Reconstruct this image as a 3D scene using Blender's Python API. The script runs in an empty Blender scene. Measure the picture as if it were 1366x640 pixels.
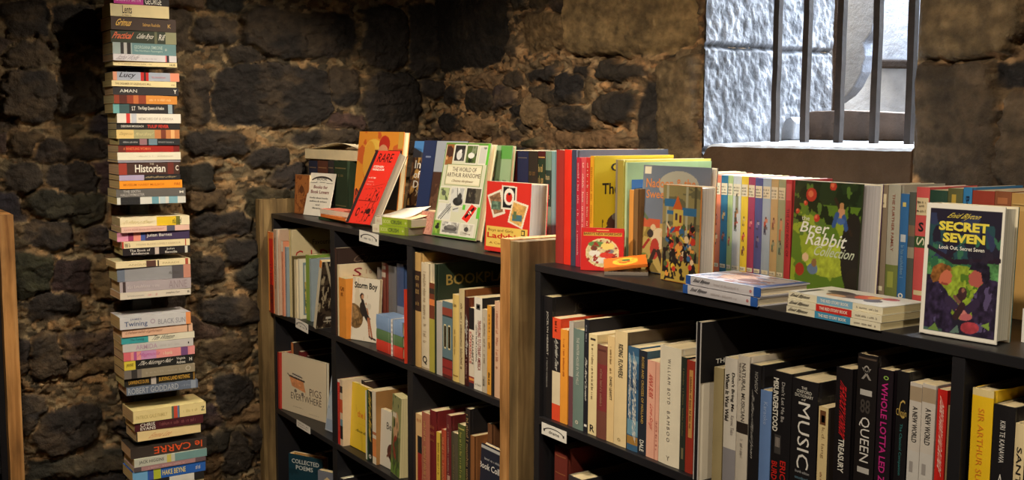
import bpy, math, random
import numpy as np
from mathutils import Matrix, Vector
random.seed(7)
C = bpy.context.scene.collection
R = math.radians
# ------------------------------------------------------------------ camera (solved from the vanishing points of the shelves)
YAW, PIT, ROL = 0.584233, 0.105129, 0.005474
CAM = np.array([2.5, -1.37366, 1.71936])
F = 1420.0
fwd = np.array([-math.cos(YAW)*math.cos(PIT), math.sin(YAW)*math.cos(PIT), -math.sin(PIT)])
_r = np.array([math.sin(YAW), math.cos(YAW), 0.0]); _u = np.cross(_r, fwd)
rgt = math.cos(ROL)*_r + math.sin(ROL)*_u
upv = -math.sin(ROL)*_r + math.cos(ROL)*_u
def ray(px, py): return fwd + (px-683)/F*rgt - (py-320)/F*upv
def at(px, py, ax, val):
    d = ray(px, py); t = (val-CAM[ax])/d[ax]
    return CAM + t*d
def x_at(px, Y, z):
    n = F*0 + fwd*(px-683) - F*rgt
    return CAM[0] - (n[1]*(Y-CAM[1]) + n[2]*(z-CAM[2]))/n[0]
def y_at(px, X, z):
    n = fwd*(px-683) - F*rgt
    return CAM[1] - (n[0]*(X-CAM[0]) + n[2]*(z-CAM[2]))/n[1]
def proj(P):
    d = np.asarray(P, float)-CAM; z = d@fwd
    return 683+F*(d@rgt)/z, 320-F*(d@upv)/z

# ------------------------------------------------------------------ colour and noise
def lin(c):
    c = np.asarray(c, float)/255.0
    return np.where(c <= 0.04045, c/12.92, ((c+0.055)/1.055)**2.4)
def mixc(a, b, t): return tuple(a[i]*(1-t)+b[i]*t for i in range(3))
def jit(c, s=10): return tuple(min(255, max(0, v+random.uniform(-s, s))) for v in c)
_lat = np.random.RandomState(3).rand(256, 256)
def vnoise(x, y):
    xi = np.floor(x).astype(int); yi = np.floor(y).astype(int)
    fx = x-xi; fy = y-yi
    fx = fx*fx*(3-2*fx); fy = fy*fy*(3-2*fy)
    g = lambda a, b: _lat[a % 256, b % 256]
    return (g(xi, yi)*(1-fx)+g(xi+1, yi)*fx)*(1-fy)+(g(xi, yi+1)*(1-fx)+g(xi+1, yi+1)*fx)*fy
def fbm(x, y, o=4, s=0):
    v = 0; a = 0.5
    for i in range(o):
        v = v + a*vnoise(x*2**i+17.3*s+i*5.1, y*2**i+9.7*s+i*3.3); a *= 0.5
    return v
# ------------------------------------------------------------------ materials
def mat(name, rough=0.6, spec=0.4, color=None, bump=None, scale=(1, 1, 1), nscale=5, var=0.0, varscale=6, detail=4):
    m = bpy.data.materials.new(name); m.use_nodes = True
    nt = m.node_tree; N = nt.nodes; L = nt.links
    b = N['Principled BSDF']
    b.inputs['Roughness'].default_value = rough
    b.inputs['Specular IOR Level'].default_value = spec
    if color is None:
        a = N.new('ShaderNodeAttribute'); a.attribute_name = 'Col'; src = a.outputs['Color']
    else:
        a = N.new('ShaderNodeRGB'); a.outputs[0].default_value = (*lin(color), 1); src = a.outputs[0]
    tc = N.new('ShaderNodeTexCoord'); mp = N.new('ShaderNodeMapping')
    mp.inputs['Scale'].default_value = scale
    L.new(tc.outputs['Object'], mp.inputs['Vector'])
    if var:
        n = N.new('ShaderNodeTexNoise'); n.inputs['Scale'].default_value = varscale; n.inputs['Detail'].default_value = detail
        L.new(mp.outputs[0], n.inputs['Vector'])
        r = N.new('ShaderNodeMapRange')
        r.inputs['From Min'].default_value = 0.25; r.inputs['From Max'].default_value = 0.75
        r.inputs['To Min'].default_value = 1-var; r.inputs['To Max'].default_value = 1+var
        L.new(n.outputs['Fac'], r.inputs['Value'])
        mx = N.new('ShaderNodeVectorMath'); mx.operation = 'SCALE'
        L.new(src, mx.inputs[0]); L.new(r.outputs[0], mx.inputs['Scale'])
        src = mx.outputs[0]
    L.new(src, b.inputs['Base Color'])
    if bump:
        n2 = N.new('ShaderNodeTexNoise'); n2.inputs['Scale'].default_value = nscale; n2.inputs['Detail'].default_value = 6
        n2.inputs['Roughness'].default_value = 0.65
        L.new(mp.outputs[0], n2.inputs['Vector'])
        bp = N.new('ShaderNodeBump'); bp.inputs['Strength'].default_value = bump[0]; bp.inputs['Distance'].default_value = bump[1]
        L.new(n2.outputs['Fac'], bp.inputs['Height']); L.new(bp.outputs[0], b.inputs['Normal'])
    return m
M = {}
M['gloss'] = mat('glossy_jacket_paper', 0.38, 0.45, var=0.05, varscale=30)
M['matte'] = mat('printed_paper', 0.6, 0.35, var=0.07, varscale=25)
M['cloth'] = mat('book_cloth', 0.85, 0.2, bump=(0.25, 0.0006), nscale=900, var=0.10, varscale=18)
M['page'] = mat('page_edges', 0.9, 0.1, scale=(900, 2.5, 2.5), var=0.20, varscale=1.0, bump=(0.3, 0.0004), nscale=1.0)
M['ink'] = mat('printing_ink', 0.5, 0.4)
M['art'] = mat('printed_picture', 0.42, 0.4)
M['shelf'] = mat('black_shelf_laminate', 0.42, 0.45, color=(32, 31, 34), bump=(0.15, 0.0006), nscale=60, var=0.15, varscale=8)
M['iron'] = mat('rusty_iron', 0.75, 0.3, color=(42, 34, 29), bump=(0.5, 0.002), nscale=70, var=0.35, varscale=30)
M['steel'] = mat('black_steel', 0.4, 0.5, color=(22, 21, 22), bump=(0.1, 0.0004), nscale=90)
M['stone'] = mat('rubble_stone', 0.8, 0.35, bump=(1.0, 0.010), nscale=60, var=0.50, varscale=34, detail=10)
M['hewn'] = mat('hewn_sandstone', 0.9, 0.2, bump=(1.0, 0.012), nscale=20, var=0.22, varscale=14, detail=8)
M['floor'] = mat('worn_floor_boards', 0.5, 0.4, color=(74, 52, 36), scale=(1, 9, 1), var=0.3, varscale=2.5, bump=(0.2, 0.003), nscale=8)
M['plaster'] = mat('ceiling_plaster', 0.9, 0.2, color=(120, 100, 78), bump=(0.2, 0.004), nscale=30, var=0.1)
def timber(name, c1, c2, c3):
    m = bpy.data.materials.new(name); m.use_nodes = True
    nt = m.node_tree; N = nt.nodes; L = nt.links; b = N['Principled BSDF']
    b.inputs['Roughness'].default_value = 0.7; b.inputs['Specular IOR Level'].default_value = 0.25
    tc = N.new('ShaderNodeTexCoord'); mp = N.new('ShaderNodeMapping'); mp.inputs['Scale'].default_value = (22, 22, 1.1)
    L.new(tc.outputs['Object'], mp.inputs['Vector'])
    n = N.new('ShaderNodeTexNoise'); n.inputs['Scale'].default_value = 2.2; n.inputs['Detail'].default_value = 8; n.inputs['Distortion'].default_value = 0.6
    L.new(mp.outputs[0], n.inputs['Vector'])
    cr = N.new('ShaderNodeValToRGB'); e = cr.color_ramp.elements
    e[0].position = 0.30; e[0].color = (*lin(c1), 1); e[1].position = 0.72; e[1].color = (*lin(c3), 1)
    k = e.new(0.5); k.color = (*lin(c2), 1)
    L.new(n.outputs['Fac'], cr.inputs['Fac'])
    # dark weather stains and knots with a shape of their own
    mp2 = N.new('ShaderNodeMapping'); mp2.inputs['Scale'].default_value = (9, 9, 2.2)
    L.new(tc.outputs['Object'], mp2.inputs['Vector'])
    n2 = N.new('ShaderNodeTexNoise'); n2.inputs['Scale'].default_value = 2.0; n2.inputs['Detail'].default_value = 5
    L.new(mp2.outputs[0], n2.inputs['Vector'])
    r = N.new('ShaderNodeMapRange'); r.inputs['From Min'].default_value = 0.36; r.inputs['From Max'].default_value = 0.58
    r.inputs['To Min'].default_value = 0.55; r.inputs['To Max'].default_value = 1.05
    L.new(n2.outputs['Fac'], r.inputs['Value'])
    mx = N.new('ShaderNodeVectorMath'); mx.operation = 'SCALE'
    L.new(cr.outputs[0], mx.inputs[0]); L.new(r.outputs[0], mx.inputs['Scale']); L.new(mx.outputs[0], b.inputs['Base Color'])
    bp = N.new('ShaderNodeBump'); bp.inputs['Strength'].default_value = 0.5; bp.inputs['Distance'].default_value = 0.002
    L.new(n.outputs['Fac'], bp.inputs['Height']); L.new(bp.outputs[0], b.inputs['Normal'])
    return m
M['timber'] = timber('rough_sawn_timber', (140, 94, 48), (182, 130, 74), (204, 154, 96))
M['timber_grey'] = timber('weathered_timber', (98, 78, 50), (128, 104, 67), (152, 128, 86))
# ------------------------------------------------------------------ mesh builder: quads with a colour per face
class MB:
    def __init__(s): s.v = []; s.f = []; s.c = []
    def poly(s, pts, col):
        b = len(s.v); s.v.extend([tuple(p) for p in pts]); s.f.append(tuple(range(b, b+len(pts)))); s.c.append(col)
    def box(s, a, b, col=(128, 128, 128)):
        x0, y0, z0 = a; x1, y1, z1 = b
        k = len(s.v)
        s.v += [(x0, y0, z0), (x1, y0, z0), (x1, y1, z0), (x0, y1, z0), (x0, y0, z1), (x1, y0, z1), (x1, y1, z1), (x0, y1, z1)]
        for q in ((0, 3, 2, 1), (4, 5, 6, 7), (0, 1, 5, 4), (1, 2, 6, 5), (2, 3, 7, 6), (3, 0, 4, 7)):
            s.f.append(tuple(k+i for i in q)); s.c.append(col)
    def prism(s, pts, y0, y1, col=(128, 128, 128)):       # outline in XZ (counter-clockwise from the front), extruded along Y
        k = len(s.v); n = len(pts)
        s.v += [(p[0], y0, p[1]) for p in pts]+[(p[0], y1, p[1]) for p in pts]
        s.f.append(tuple(range(k, k+n))); s.c.append(col)
        s.f.append(tuple(range(k+2*n-1, k+n-1, -1))); s.c.append(col)
        for i in range(n):
            j = (i+1) % n
            s.f.append((k+j, k+i, k+n+i, k+n+j)); s.c.append(col)
    def build(s, name, m, parent=None, smooth=False, bevel=0):
        me = bpy.data.meshes.new(name); me.from_pydata(s.v, [], s.f); me.update()
        setcol(me, s.c)
        o = bpy.data.objects.new(name, me); C.objects.link(o); me.materials.append(m)
        if parent: o.parent = parent
        if smooth: me.polygons.foreach_set('use_smooth', [True]*len(me.polygons))
        if bevel:
            md = o.modifiers.new('edge', 'BEVEL'); md.width = bevel; md.segments = 2; md.limit_method = 'ANGLE'
        return o
def setcol(me, cols):
    if not cols: return
    L = np.array([lin(c) for c in cols], dtype=np.float32)
    cnt = np.empty(len(me.polygons), dtype=np.int32); me.polygons.foreach_get('loop_total', cnt)
    out = np.ones((int(cnt.sum()), 4), dtype=np.float32); out[:, :3] = np.repeat(L, cnt, axis=0)
    a = me.color_attributes.new('Col', 'FLOAT_COLOR', 'CORNER'); a.data.foreach_set('color', out.ravel())
def grid_mesh(name, P, col, m, parent=None, keep=None, smooth=True):
    """P: (a,b,3) points, col: (a,b,3) sRGB; quads between neighbours"""
    a, b = P.shape[:2]
    idx = np.arange(a*b).reshape(a, b)
    q = np.stack([idx[:-1, :-1], idx[1:, :-1], idx[1:, 1:], idx[:-1, 1:]], -1)
    if keep is not None: q = q[keep]
    q = q.reshape(-1, 4)
    me = bpy.data.meshes.new(name)
    me.vertices.add(a*b); me.vertices.foreach_set('co', P.reshape(-1).astype(np.float32))
    me.loops.add(len(q)*4); me.loops.foreach_set('vertex_index', q.ravel().astype(np.int32))
    me.polygons.add(len(q)); me.polygons.foreach_set('loop_start', np.arange(0, len(q)*4, 4, dtype=np.int32))
    me.update(); me.validate()
    me.polygons.foreach_set('use_smooth', [smooth]*len(me.polygons))
    cc = np.ones((a*b, 4), dtype=np.float32); cc[:, :3] = lin(col.reshape(-1, 3))
    at_ = me.color_attributes.new('Col', 'FLOAT_COLOR', 'POINT'); at_.data.foreach_set('color', cc.ravel())
    me.materials.append(m)
    o = bpy.data.objects.new(name, me); C.objects.link(o)
    if parent: o.parent = parent
    return o
def empty(name, loc=(0, 0, 0), label=None, cat=None, group=None, kind=None):
    o = bpy.data.objects.new(name, None); C.objects.link(o); o.location = loc; o.empty_display_size = 0.02
    tag(o, label, cat, group, kind); return o
def tag(o, label=None, cat=None, group=None, kind=None):
    if label: o['label'] = label
    if cat: o['category'] = cat
    if group: o['group'] = group
    if kind: o['kind'] = kind
    return o
# ------------------------------------------------------------------ lettering
_tc = {}
def glyphs(s, bold=0.0):
    k = (s, bold)
    if k not in _tc:
        cu = bpy.data.curves.new('t', 'FONT'); cu.body = s; cu.resolution_u = 2; cu.offset = bold
        ob = bpy.data.objects.new('t', cu); me = bpy.data.meshes.new_from_object(ob)
        v = np.array([p.co[:2] for p in me.vertices]); f = [tuple(p.vertices) for p in me.polygons]
        bpy.data.objects.remove(ob); bpy.data.curves.remove(cu); bpy.data.meshes.remove(me)
        lo = v.min(0); hi = v.max(0)
        _tc[k] = ((v-lo)/np.maximum(hi-lo, 1e-6), f)
    return _tc[k]
def strokes(n, rs):
    """a line of writing too small to read: N irregular letter shapes in the unit square"""
    v = []; f = []
    def r(x0, y0, x1, y1):
        b = len(v); v.extend([(x0, y0), (x1, y0), (x1, y1), (x0, y1)]); f.append((b, b+1, b+2, b+3))
    for i in range(n):
        if rs.rand() < 0.13 and 0 < i < n-1: continue
        x = i/n; w = 1/n; h = 1.0 if rs.rand() < 0.35 else 0.68
        t = rs.randint(4); sw = 0.2*w
        r(x, 0, x+sw, h)
        if t != 3: r(x+0.55*w, 0, x+0.55*w+sw, 0.68)
        if t in (0, 2): r(x, 0.5, x+0.7*w, 0.66)
        if t in (1, 2): r(x, 0, x+0.7*w, 0.14)
    if not f: r(0, 0, 1, 1)
    return np.array(v), f
_rs = np.random.RandomState(11)
class Ink:
    def __init__(s): s.v = []; s.f = []; s.c = []; s.it = []
    def put(s, txt, o, ex, ey, col, bold=0.01, slant=0.0):
        """fit TXT (a string, or a number of unreadable letters) into the parallelogram o + a*ex + b*ey"""
        g, f = glyphs(txt, bold) if isinstance(txt, str) else strokes(txt, _rs)
        o = np.array(o, float); ex = np.array(ex, float); ey = np.array(ey, float)
        p = o+np.outer(g[:, 0]+slant*(g[:, 1]-0.5), ex)+np.outer(g[:, 1], ey)
        b = len(s.v); s.v += [tuple(q) for q in p]; s.f += [tuple(b+i for i in q) for q in f]; s.c += [col]*len(f); s.it.append((b, len(s.v), len(s.f)-len(f), len(s.f)))
    def quad(s, pts, col):
        b = len(s.v); s.v += [tuple(q) for q in pts]; s.f.append(tuple(range(b, b+len(pts)))); s.c.append(col); s.it.append((b, len(s.v), len(s.f)-1, len(s.f)))
    def build(s, name, parent, m='ink'):
        if not s.f: return None
        # lines of print that stand well apart become meshes of their own
        v = np.array(s.v); bb = [(v[a:b].min(0), v[a:b].max(0)) for a, b, _, _ in s.it]; n = len(bb); grp = list(range(n))
        for i in range(n):
            for j in range(i):
                gap = np.linalg.norm(np.maximum(0, np.maximum(bb[i][0]-bb[j][1], bb[j][0]-bb[i][1])))
                L = max((bb[i][1]-bb[i][0]).max(), (bb[j][1]-bb[j][0]).max())
                if gap < 0.017:
                    a, b = grp[i], grp[j]; grp = [b if g == a else g for g in grp]
        for g in sorted(set(grp)):
            V_, F_, C_ = [], [], []
            for i in range(n):
                if grp[i] != g: continue
                a, b, c, d = s.it[i]; off = len(V_)-a
                V_ += s.v[a:b]; F_ += [tuple(k+off for k in f) for f in s.f[c:d]]; C_ += s.c[c:d]
            me = bpy.data.meshes.new(name); me.from_pydata(V_, [], F_); me.update(); setcol(me, C_)
            o = bpy.data.objects.new(name, me); C.objects.link(o); me.materials.append(M[m]); o.parent = parent
        return o
# ------------------------------------------------------------------ printed pictures (colours laid out on a fine grid)
class Pic:
    def __init__(s, w, h, bg, res=0.0016):
        s.w, s.h = w, h; s.nx = max(6, min(150, int(w/res))); s.ny = max(6, min(170, int(h/res)))
        u, v = np.meshgrid(np.linspace(0, 1, s.nx), np.linspace(0, 1, s.ny), indexing='ij')
        s.u, s.v = u, v; s.c = np.zeros((s.nx, s.ny, 3)); s.c[:] = bg
    def m(s, mask, col, noise=0):
        c = np.array(col, float)
        if noise: c = c[None, None, :]*(1+noise*(fbm(s.u*24, s.v*30, 3, random.randint(0, 99))[..., None]-0.47)*2)
        s.c = np.where(mask[..., None], c, s.c); return s
    def rect(s, x0, y0, x1, y1, col, noise=0): return s.m((s.u >= x0) & (s.u <= x1) & (s.v >= y0) & (s.v <= y1), col, noise)
    def ell(s, cx, cy, rx, ry, col, rot=0, noise=0):
        a = s.h/s.w; dx = (s.u-cx); dy = (s.v-cy)*a; ry = ry*a; q = R(rot)
        X = dx*math.cos(q)+dy*math.sin(q); Y = -dx*math.sin(q)+dy*math.cos(q)
        return s.m((X/rx)**2+(Y/ry)**2 < 1, col, noise)
    def poly(s, pts, col, noise=0):
        ins = np.zeros_like(s.u, bool); n = len(pts)
        for i in range(n):
            x0, y0 = pts[i]; x1, y1 = pts[(i+1) % n]
            if y0 == y1: continue
            c = ((y0 > s.v) != (y1 > s.v)) & (s.u < (x1-x0)*(s.v-y0)/(y1-y0)+x0); ins ^= c
        return s.m(ins, col, noise)
    def blot(s, fx, fy, thr, col, seed=0, box=(0, 0, 1, 1)):
        n = fbm(s.u*fx, s.v*fy, 3, seed)
        x0, y0, x1, y1 = box
        return s.m((n > thr) & (s.u >= x0) & (s.u <= x1) & (s.v >= y0) & (s.v <= y1), col)
    def line(s, a, b, w, col):
        ax, ay = a; bx, by = b; k = s.h/s.w
        px = s.u-ax; py = (s.v-ay)*k; dx = bx-ax; dy = (by-ay)*k
        t = np.clip((px*dx+py*dy)/(dx*dx+dy*dy+1e-9), 0, 1)
        return s.m(np.hypot(px-t*dx, py-t*dy) < w, col)
    def frame(s, t, col):
        k = s.w/s.h; return s.m((s.u < t) | (s.u > 1-t) | (s.v < t*k) | (s.v > 1-t*k), col)
    def put(s, parent, o, ex, ey, name='cover_picture'):
        o = np.array(o, float); ex = np.array(ex, float); ey = np.array(ey, float)
        P = o+s.u[..., None]*ex+s.v[..., None]*ey
        return grid_mesh(name, P, s.c, M['art'], parent)
# ------------------------------------------------------------------ books
# local frame: spine on the plane y=0 looking towards -Y, back cover x=0, front cover x=T, foot z=0, head z=H, fore-edge y=W
PAGE = (226, 207, 166)
def book(label, W, H, T, kind='pb', col=(128, 128, 128), bands=(), txt=(), front=None, ftxt=(), fcol=None, bcol=None,
         page=PAGE, name=None, group=None, m=None, pic=None, nopages=False):
    root = empty(name or {'hb': 'hardback_book', 'hj': 'hardback_book', 'pb': 'paperback_book', 'bk': 'booklet'}[kind], label=label, cat='book', group=group)
    hard = kind in ('hb', 'hj')
    bt = 0.0026 if hard else 0.0007
    bt = min(bt, T*0.2)
    bul = min({'hb': 0.07, 'hj': 0.035, 'pb': 0.0, 'bk': 0.0}[kind]*T, 0.0022)
    ins = (0.0008 if m == 'matte' else 0.003) if hard else 0.0
    bulge = lambda x: bul*math.sin(math.pi*min(max(x/T, 0), 1))
    ns = 6 if bul else 1
    out = [(T, W)]
    inn = [(T-bt, W)]
    if hard: out += [(T, 0.009), (T-0.0012 if T > 0.008 else T, 0.0055)]; inn += [(T-bt, 0.009), (T-bt, 0.0055)]
    for i in range(ns+1):
        x = T*(1-i/ns); out.append((x, -bulge(x))); inn.append((min(max(x, bt), T-bt), bt-bulge(x)))
    if hard: out += [(0.0012 if T > 0.008 else 0, 0.0055), (0, 0.009)]; inn += [(bt, 0.0055), (bt, 0.009)]
    out.append((0, W)); inn.append((bt, W))
    n = len(out); s0 = 3 if hard else 1                       # first spine point
    zs = sorted({0.0, 1.0} | {z for b in bands for z in b[:2]})
    mb = MB(); fc = fcol or col; bc = bcol or col
    def colour(i, zm):
        spine = s0 <= i < s0+ns
        base = col if spine else (fc if i < s0 else bc)
        for b in bands:
            if b[0] <= zm <= b[1] and (spine or (len(b) > 3 and b[3])): base = b[2]
        return base
    nz = len(zs)
    for z in zs:
        mb.v += [(x, y, z*H) for x, y in out]+[(x, y, z*H) for x, y in inn]
    st = 2*n
    for k in range(nz-1):
        zm = (zs[k]+zs[k+1])/2
        for i in range(n-1):
            a = k*st+i; mb.f.append((a, a+st, a+st+1, a+1)); mb.c.append(colour(i, zm))
            a += n; mb.f.append((a, a+1, a+st+1, a+st)); mb.c.append((215, 205, 180) if hard else colour(i, zm))
        for i in (0, n-1):
            a = k*st+i; q = (a, a+n, a+n+st, a+st); mb.f.append(q if i == 0 else q[::-1]); mb.c.append(colour(min(i, n-2), zm))
    for k in (0, nz-1):
        for i in range(n-1):
            a = k*st+i; q = (a, a+1, a+1+n, a+n); mb.f.append(q if k == 0 else q[::-1])
            c = colour(i, 0.01 if k == 0 else 0.99); mb.c.append(c)
    mm = m or {'hb': 'cloth', 'hj': 'gloss', 'pb': 'matte', 'bk': 'matte'}[kind]
    cov = mb.build('cover', M[mm], root)
    if not nopages:
        pg = MB(); e = 0.0002
        x0, x1 = bt+e, T-bt-e; y0 = bt+e if not hard else bt+0.002; y1 = W-ins-e*2
        k = 4 if hard and T > 0.015 else 1                    # hollow fore-edge of a sewn book
        ys = [y1-(0.002*math.sin(math.pi*i/k) if k > 1 else 0) for i in range(k+1)]
        xs = [x0+(x1-x0)*i/k for i in range(k+1)]
        z0, z1 = ins+e, H-ins-e
        ring = [(x0, y0)]+[(x1, y0)]+[(xs[k-i], ys[k-i]) for i in range(k+1)]
        nn = len(ring); pg.v = [(x, y, z0) for x, y in ring]+[(x, y, z1) for x, y in ring]
        pg.f = [tuple(range(nn-1, -1, -1)), tuple(range(nn, 2*nn))]+[(i, (i+1) % nn, nn+(i+1) % nn, nn+i) for i in range(nn)]
        pg.c = [page]*len(pg.f); pg.build('pages', M['page'], root)
    if txt:
        ik = Ink()
        for t in txt:
            k = t[0]
            if k == 'q':
                _, z0, z1, x0, x1, c = t
                xs = [x0+(x1-x0)*i/6 for i in range(7)]
                for i in range(6): ik.quad([(xs[i]*T, 0, z0*H), (xs[i+1]*T, 0, z0*H), (xs[i+1]*T, 0, z1*H), (xs[i]*T, 0, z1*H)], c)
                continue
            _, s, z0, z1, x0, x1, c = t[:7]; bo = t[7] if len(t) > 7 else 0.012; sl = t[8] if len(t) > 8 else 0
            if k == 'v': ik.put(s, (x0*T, 0.00001, z1*H), (0, 0, -(z1-z0)*H), ((x1-x0)*T, 0, 0), c, bo, sl)
            elif k == 'u': ik.put(s, (x1*T, 0.00001, z0*H), (0, 0, (z1-z0)*H), (-(x1-x0)*T, 0, 0), c, bo, sl)
            else: ik.put(s, (x0*T, 0.00001, z0*H), ((x1-x0)*T, 0, 0), (0, 0, (z1-z0)*H), c, bo, sl)
        ik.v = [(x, (-bulge(x)-0.0003 if y == 0 else -bul-0.0006), z) for x, y, z in ik.v]
        ik.build('spine_lettering', cov)
    if front is not None:
        front.put(root, (T+0.0004, 0.001, 0.001), (0, W-0.002, 0), (0, 0, H-0.002))
    if pic is not None:                                       # a picture printed on part of the spine
        p, x0, x1, z0, z1 = pic
        p.put(root, (x0*T, -bul-0.0003, z0*H), ((x1-x0)*T, 0, 0), (0, 0, (z1-z0)*H), 'spine_picture')
    if ftxt:
        ik = Ink(); x = T+0.0009
        for t in ftxt:
            if t[0] == 'q': ik.quad([(x-0.0002, t[1]*W, t[3]*H), (x-0.0002, t[2]*W, t[3]*H), (x-0.0002, t[2]*W, t[4]*H), (x-0.0002, t[1]*W, t[4]*H)], t[5]); continue
            s, u0, u1, v0, v1, c = t[:6]; bo = t[6] if len(t) > 6 else 0.012; sl = t[7] if len(t) > 7 else 0; tilt = t[8] if len(t) > 8 else 0
            ik.put(s, (x, u0*W, v0*H), (0, (u1-u0)*W, tilt*H), (0, 0, (v1-v0)*H), c, bo, sl)
        ik.build('cover_lettering', cov)
    root['size'] = (W, H, T)
    return root
def axes(root, o, ex, ey, ez):
    m = Matrix.Identity(4)
    for i, a in enumerate((ex, ey, ez)):
        for j in range(3): m[j][i] = float(a[j])
    for j in range(3): m[j][3] = float(o[j])
    root.matrix_world = m
    return root
Z = np.array([0, 0, 1.0])
_edge = {'A1': -1.1185, 'B1': -.5965, 'C1': -.0765, 'A2': -1.1185, 'A2b': -1.098, 'B2': -.5965, 'B2b': -.533, 'C2': -.0765, 'A3': -1.1185, 'B3': -.5965, 'D1': .5385, 'D2': .5385, 'E1': 1.6045, 'W1': .5175}
LIM = {'A1': -.6325, 'B1': -.1105, 'C1': .419, 'A2b': -.6325, 'B2': -.1105, 'B2b': -.1105, 'B2c': -.1105, 'C2': .419, 'C2b': .419, 'A3': -.6325, 'D1': 1.5825, 'T2': .4385}
ZT, Z1, Z2, Z3 = 1.41, 1.059, 0.7035, 0.348
def upright(row, z, Y, L, Rr, top, label, W=None, T=None, H=None, tilt=0, yaw=0, **k):
    """a book standing on the shelf at height z, spine on the plane Y, between the picture columns L and Rr, its head at row TOP"""
    x0 = x_at(L, Y, z); x1 = x_at(Rr, Y, z)
    p = _edge.get(row); t0 = x1-x0
    if p is not None and x0 < p+0.0006: x0 = p+0.0006
    t = T or max(x1-x0, 0.45*t0, 0.004)
    if row in LIM and x0+t > LIM[row]: t = max(LIM[row]-x0, 0.003)
    h = H or float(at(L, top, 1, Y)[2]-z)
    Wd = W or min(max(0.68*h, 0.11), 0.19)
    if z < ZT-.01: Wd = min(Wd, 0.338-Y)
    b = book(label, Wd, h, t, **k)
    b.matrix_world = Matrix.Translation((x0, Y, z+0.0005+t*math.sin(R(abs(tilt))))) @ Matrix.Rotation(R(yaw), 4, 'Z') @ Matrix.Rotation(R(tilt), 4, 'Y')
    _edge[row] = x0+t
    return b
def facing(z, label, BL, BR, TL, T, yaw=None, lean=None, W=None, H=None, roll=0, mk=None, dy=0, dz=0, **k):
    """a book standing with its front cover towards us: picture points of the cover's foot corners and of its head by the spine; the turn, lean and size follow"""
    ln = R(10) if lean is None else R(lean)
    for it in range(8):
        P = at(BL[0], BL[1], 2, z+T*math.sin(ln))
        if BR is not None:
            Q = at(BR[0], BR[1], 2, z+T*math.sin(ln)); w = (Q-P)[:2]
            ya = math.atan2(w[1], w[0]) if yaw is None else R(yaw); wd = W or float(np.hypot(*w))
        else: ya = R(yaw or 0); wd = W
        n0 = np.array([math.sin(ya), -math.cos(ya), 0])
        if TL is None: h = H; break
        best = None
        def err(h, l):
            q = proj(P+h*(math.cos(l)*Z-math.sin(l)*n0)); return q[0]-TL[0], q[1]-TL[1]
        h = H or 0.2
        for j in range(25):
            e = np.array(err(h, ln)); d = 1e-4
            if lean is None:
                J = np.array([(np.array(err(h+d, ln))-e)/d, (np.array(err(h, ln+d))-e)/d]).T
                s = np.linalg.lstsq(J, -e, rcond=1e-3)[0]; h += float(np.clip(s[0], -.05, .05)); ln += float(np.clip(s[1], -.15, .15))
                ln = min(max(ln, 0), R(40))
            else: h -= e[1]/((err(h+d, ln)[1]-e[1])/d)
        if H: h = H
    w = np.array([math.cos(ya), math.sin(ya), 0]); n = math.cos(ln)*n0+math.sin(ln)*Z; u = math.cos(ln)*Z-math.sin(ln)*n0
    if roll:
        q = R(roll); w, u = math.cos(q)*w+math.sin(q)*u, -math.sin(q)*w+math.cos(q)*u
    print('facing %-60s W %.3f H %.3f yaw %.0f lean %.0f P %.3f %.3f' % (label[:60], wd, h, math.degrees(ya), math.degrees(ln), P[0], P[1]))
    P = P+np.array([0, dy, dz])
    if mk: k.update(mk(wd, h))
    b = book(label, wd, h, T, **k)
    return axes(b, P-T*n+np.array([0, 0, 0.0006]), n, w, u)
def flat(z, X0, X1, Y, W, T, label, yaw=0, flip=False, **k):
    """a book lying on its back cover, spine towards -Y, its title running from X0 to X1"""
    b = book(label, W, X1-X0, T, **k)
    c, s = math.cos(R(yaw)), math.sin(R(yaw)); ex = np.array([c, s, 0]); ey = np.array([-s, c, 0])
    if flip: return axes(b, np.array([X0, Y, z+T]), -Z, ey, ex)
    return axes(b, np.array([X0, Y, z])+ex*(X1-X0), Z, ey, -ex)
# ------------------------------------------------------------------ rubble walls
def seg(*parts):
    out = []
    for a, b, n in parts: out += list(np.linspace(a, b, n, endpoint=False))
    return np.array(out+[parts[-1][1]])
DARK = [(50, 43, 38), (58, 49, 42), (44, 39, 36), (66, 55, 44), (54, 44, 36), (74, 60, 46)]
TAN = [(108, 86, 58), (122, 96, 64), (94, 76, 54)]
def cells(x, y, seed):
    """a jittered grid of cells: for every point the cell it lies in, the offset from its middle and the distance to the next cell"""
    xi = np.floor(x).astype(int); yi = np.floor(y).astype(int)
    b1 = np.full(x.shape, 9.0); b2 = b1.copy(); k = np.zeros(x.shape, int); dx = np.zeros(x.shape); dy = np.zeros(x.shape)
    for i in (-1, 0, 1):
        for j in (-1, 0, 1):
            cx, cy = xi+i, yi+j
            px = cx+_lat[(cx*7+seed*31) % 256, (cy*13+seed) % 256]; py = cy+_lat[(cx*5+seed*3+91) % 256, (cy*11+57) % 256]
            ex, ey = x-px, y-py; d = np.hypot(ex, ey); lt = d < b1
            b2 = np.where(lt, b1, np.minimum(b2, d)); k = np.where(lt, (cx*73+cy*179+seed*7) % 65521, k); dx = np.where(lt, ex, dx); dy = np.where(lt, ey, dy); b1 = np.where(lt, d, b1)
    return k, dx, dy, b2-b1
def hsh(k, s): return _lat[(k*3+s*17) % 256, (k//7+s*5) % 256]
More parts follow.
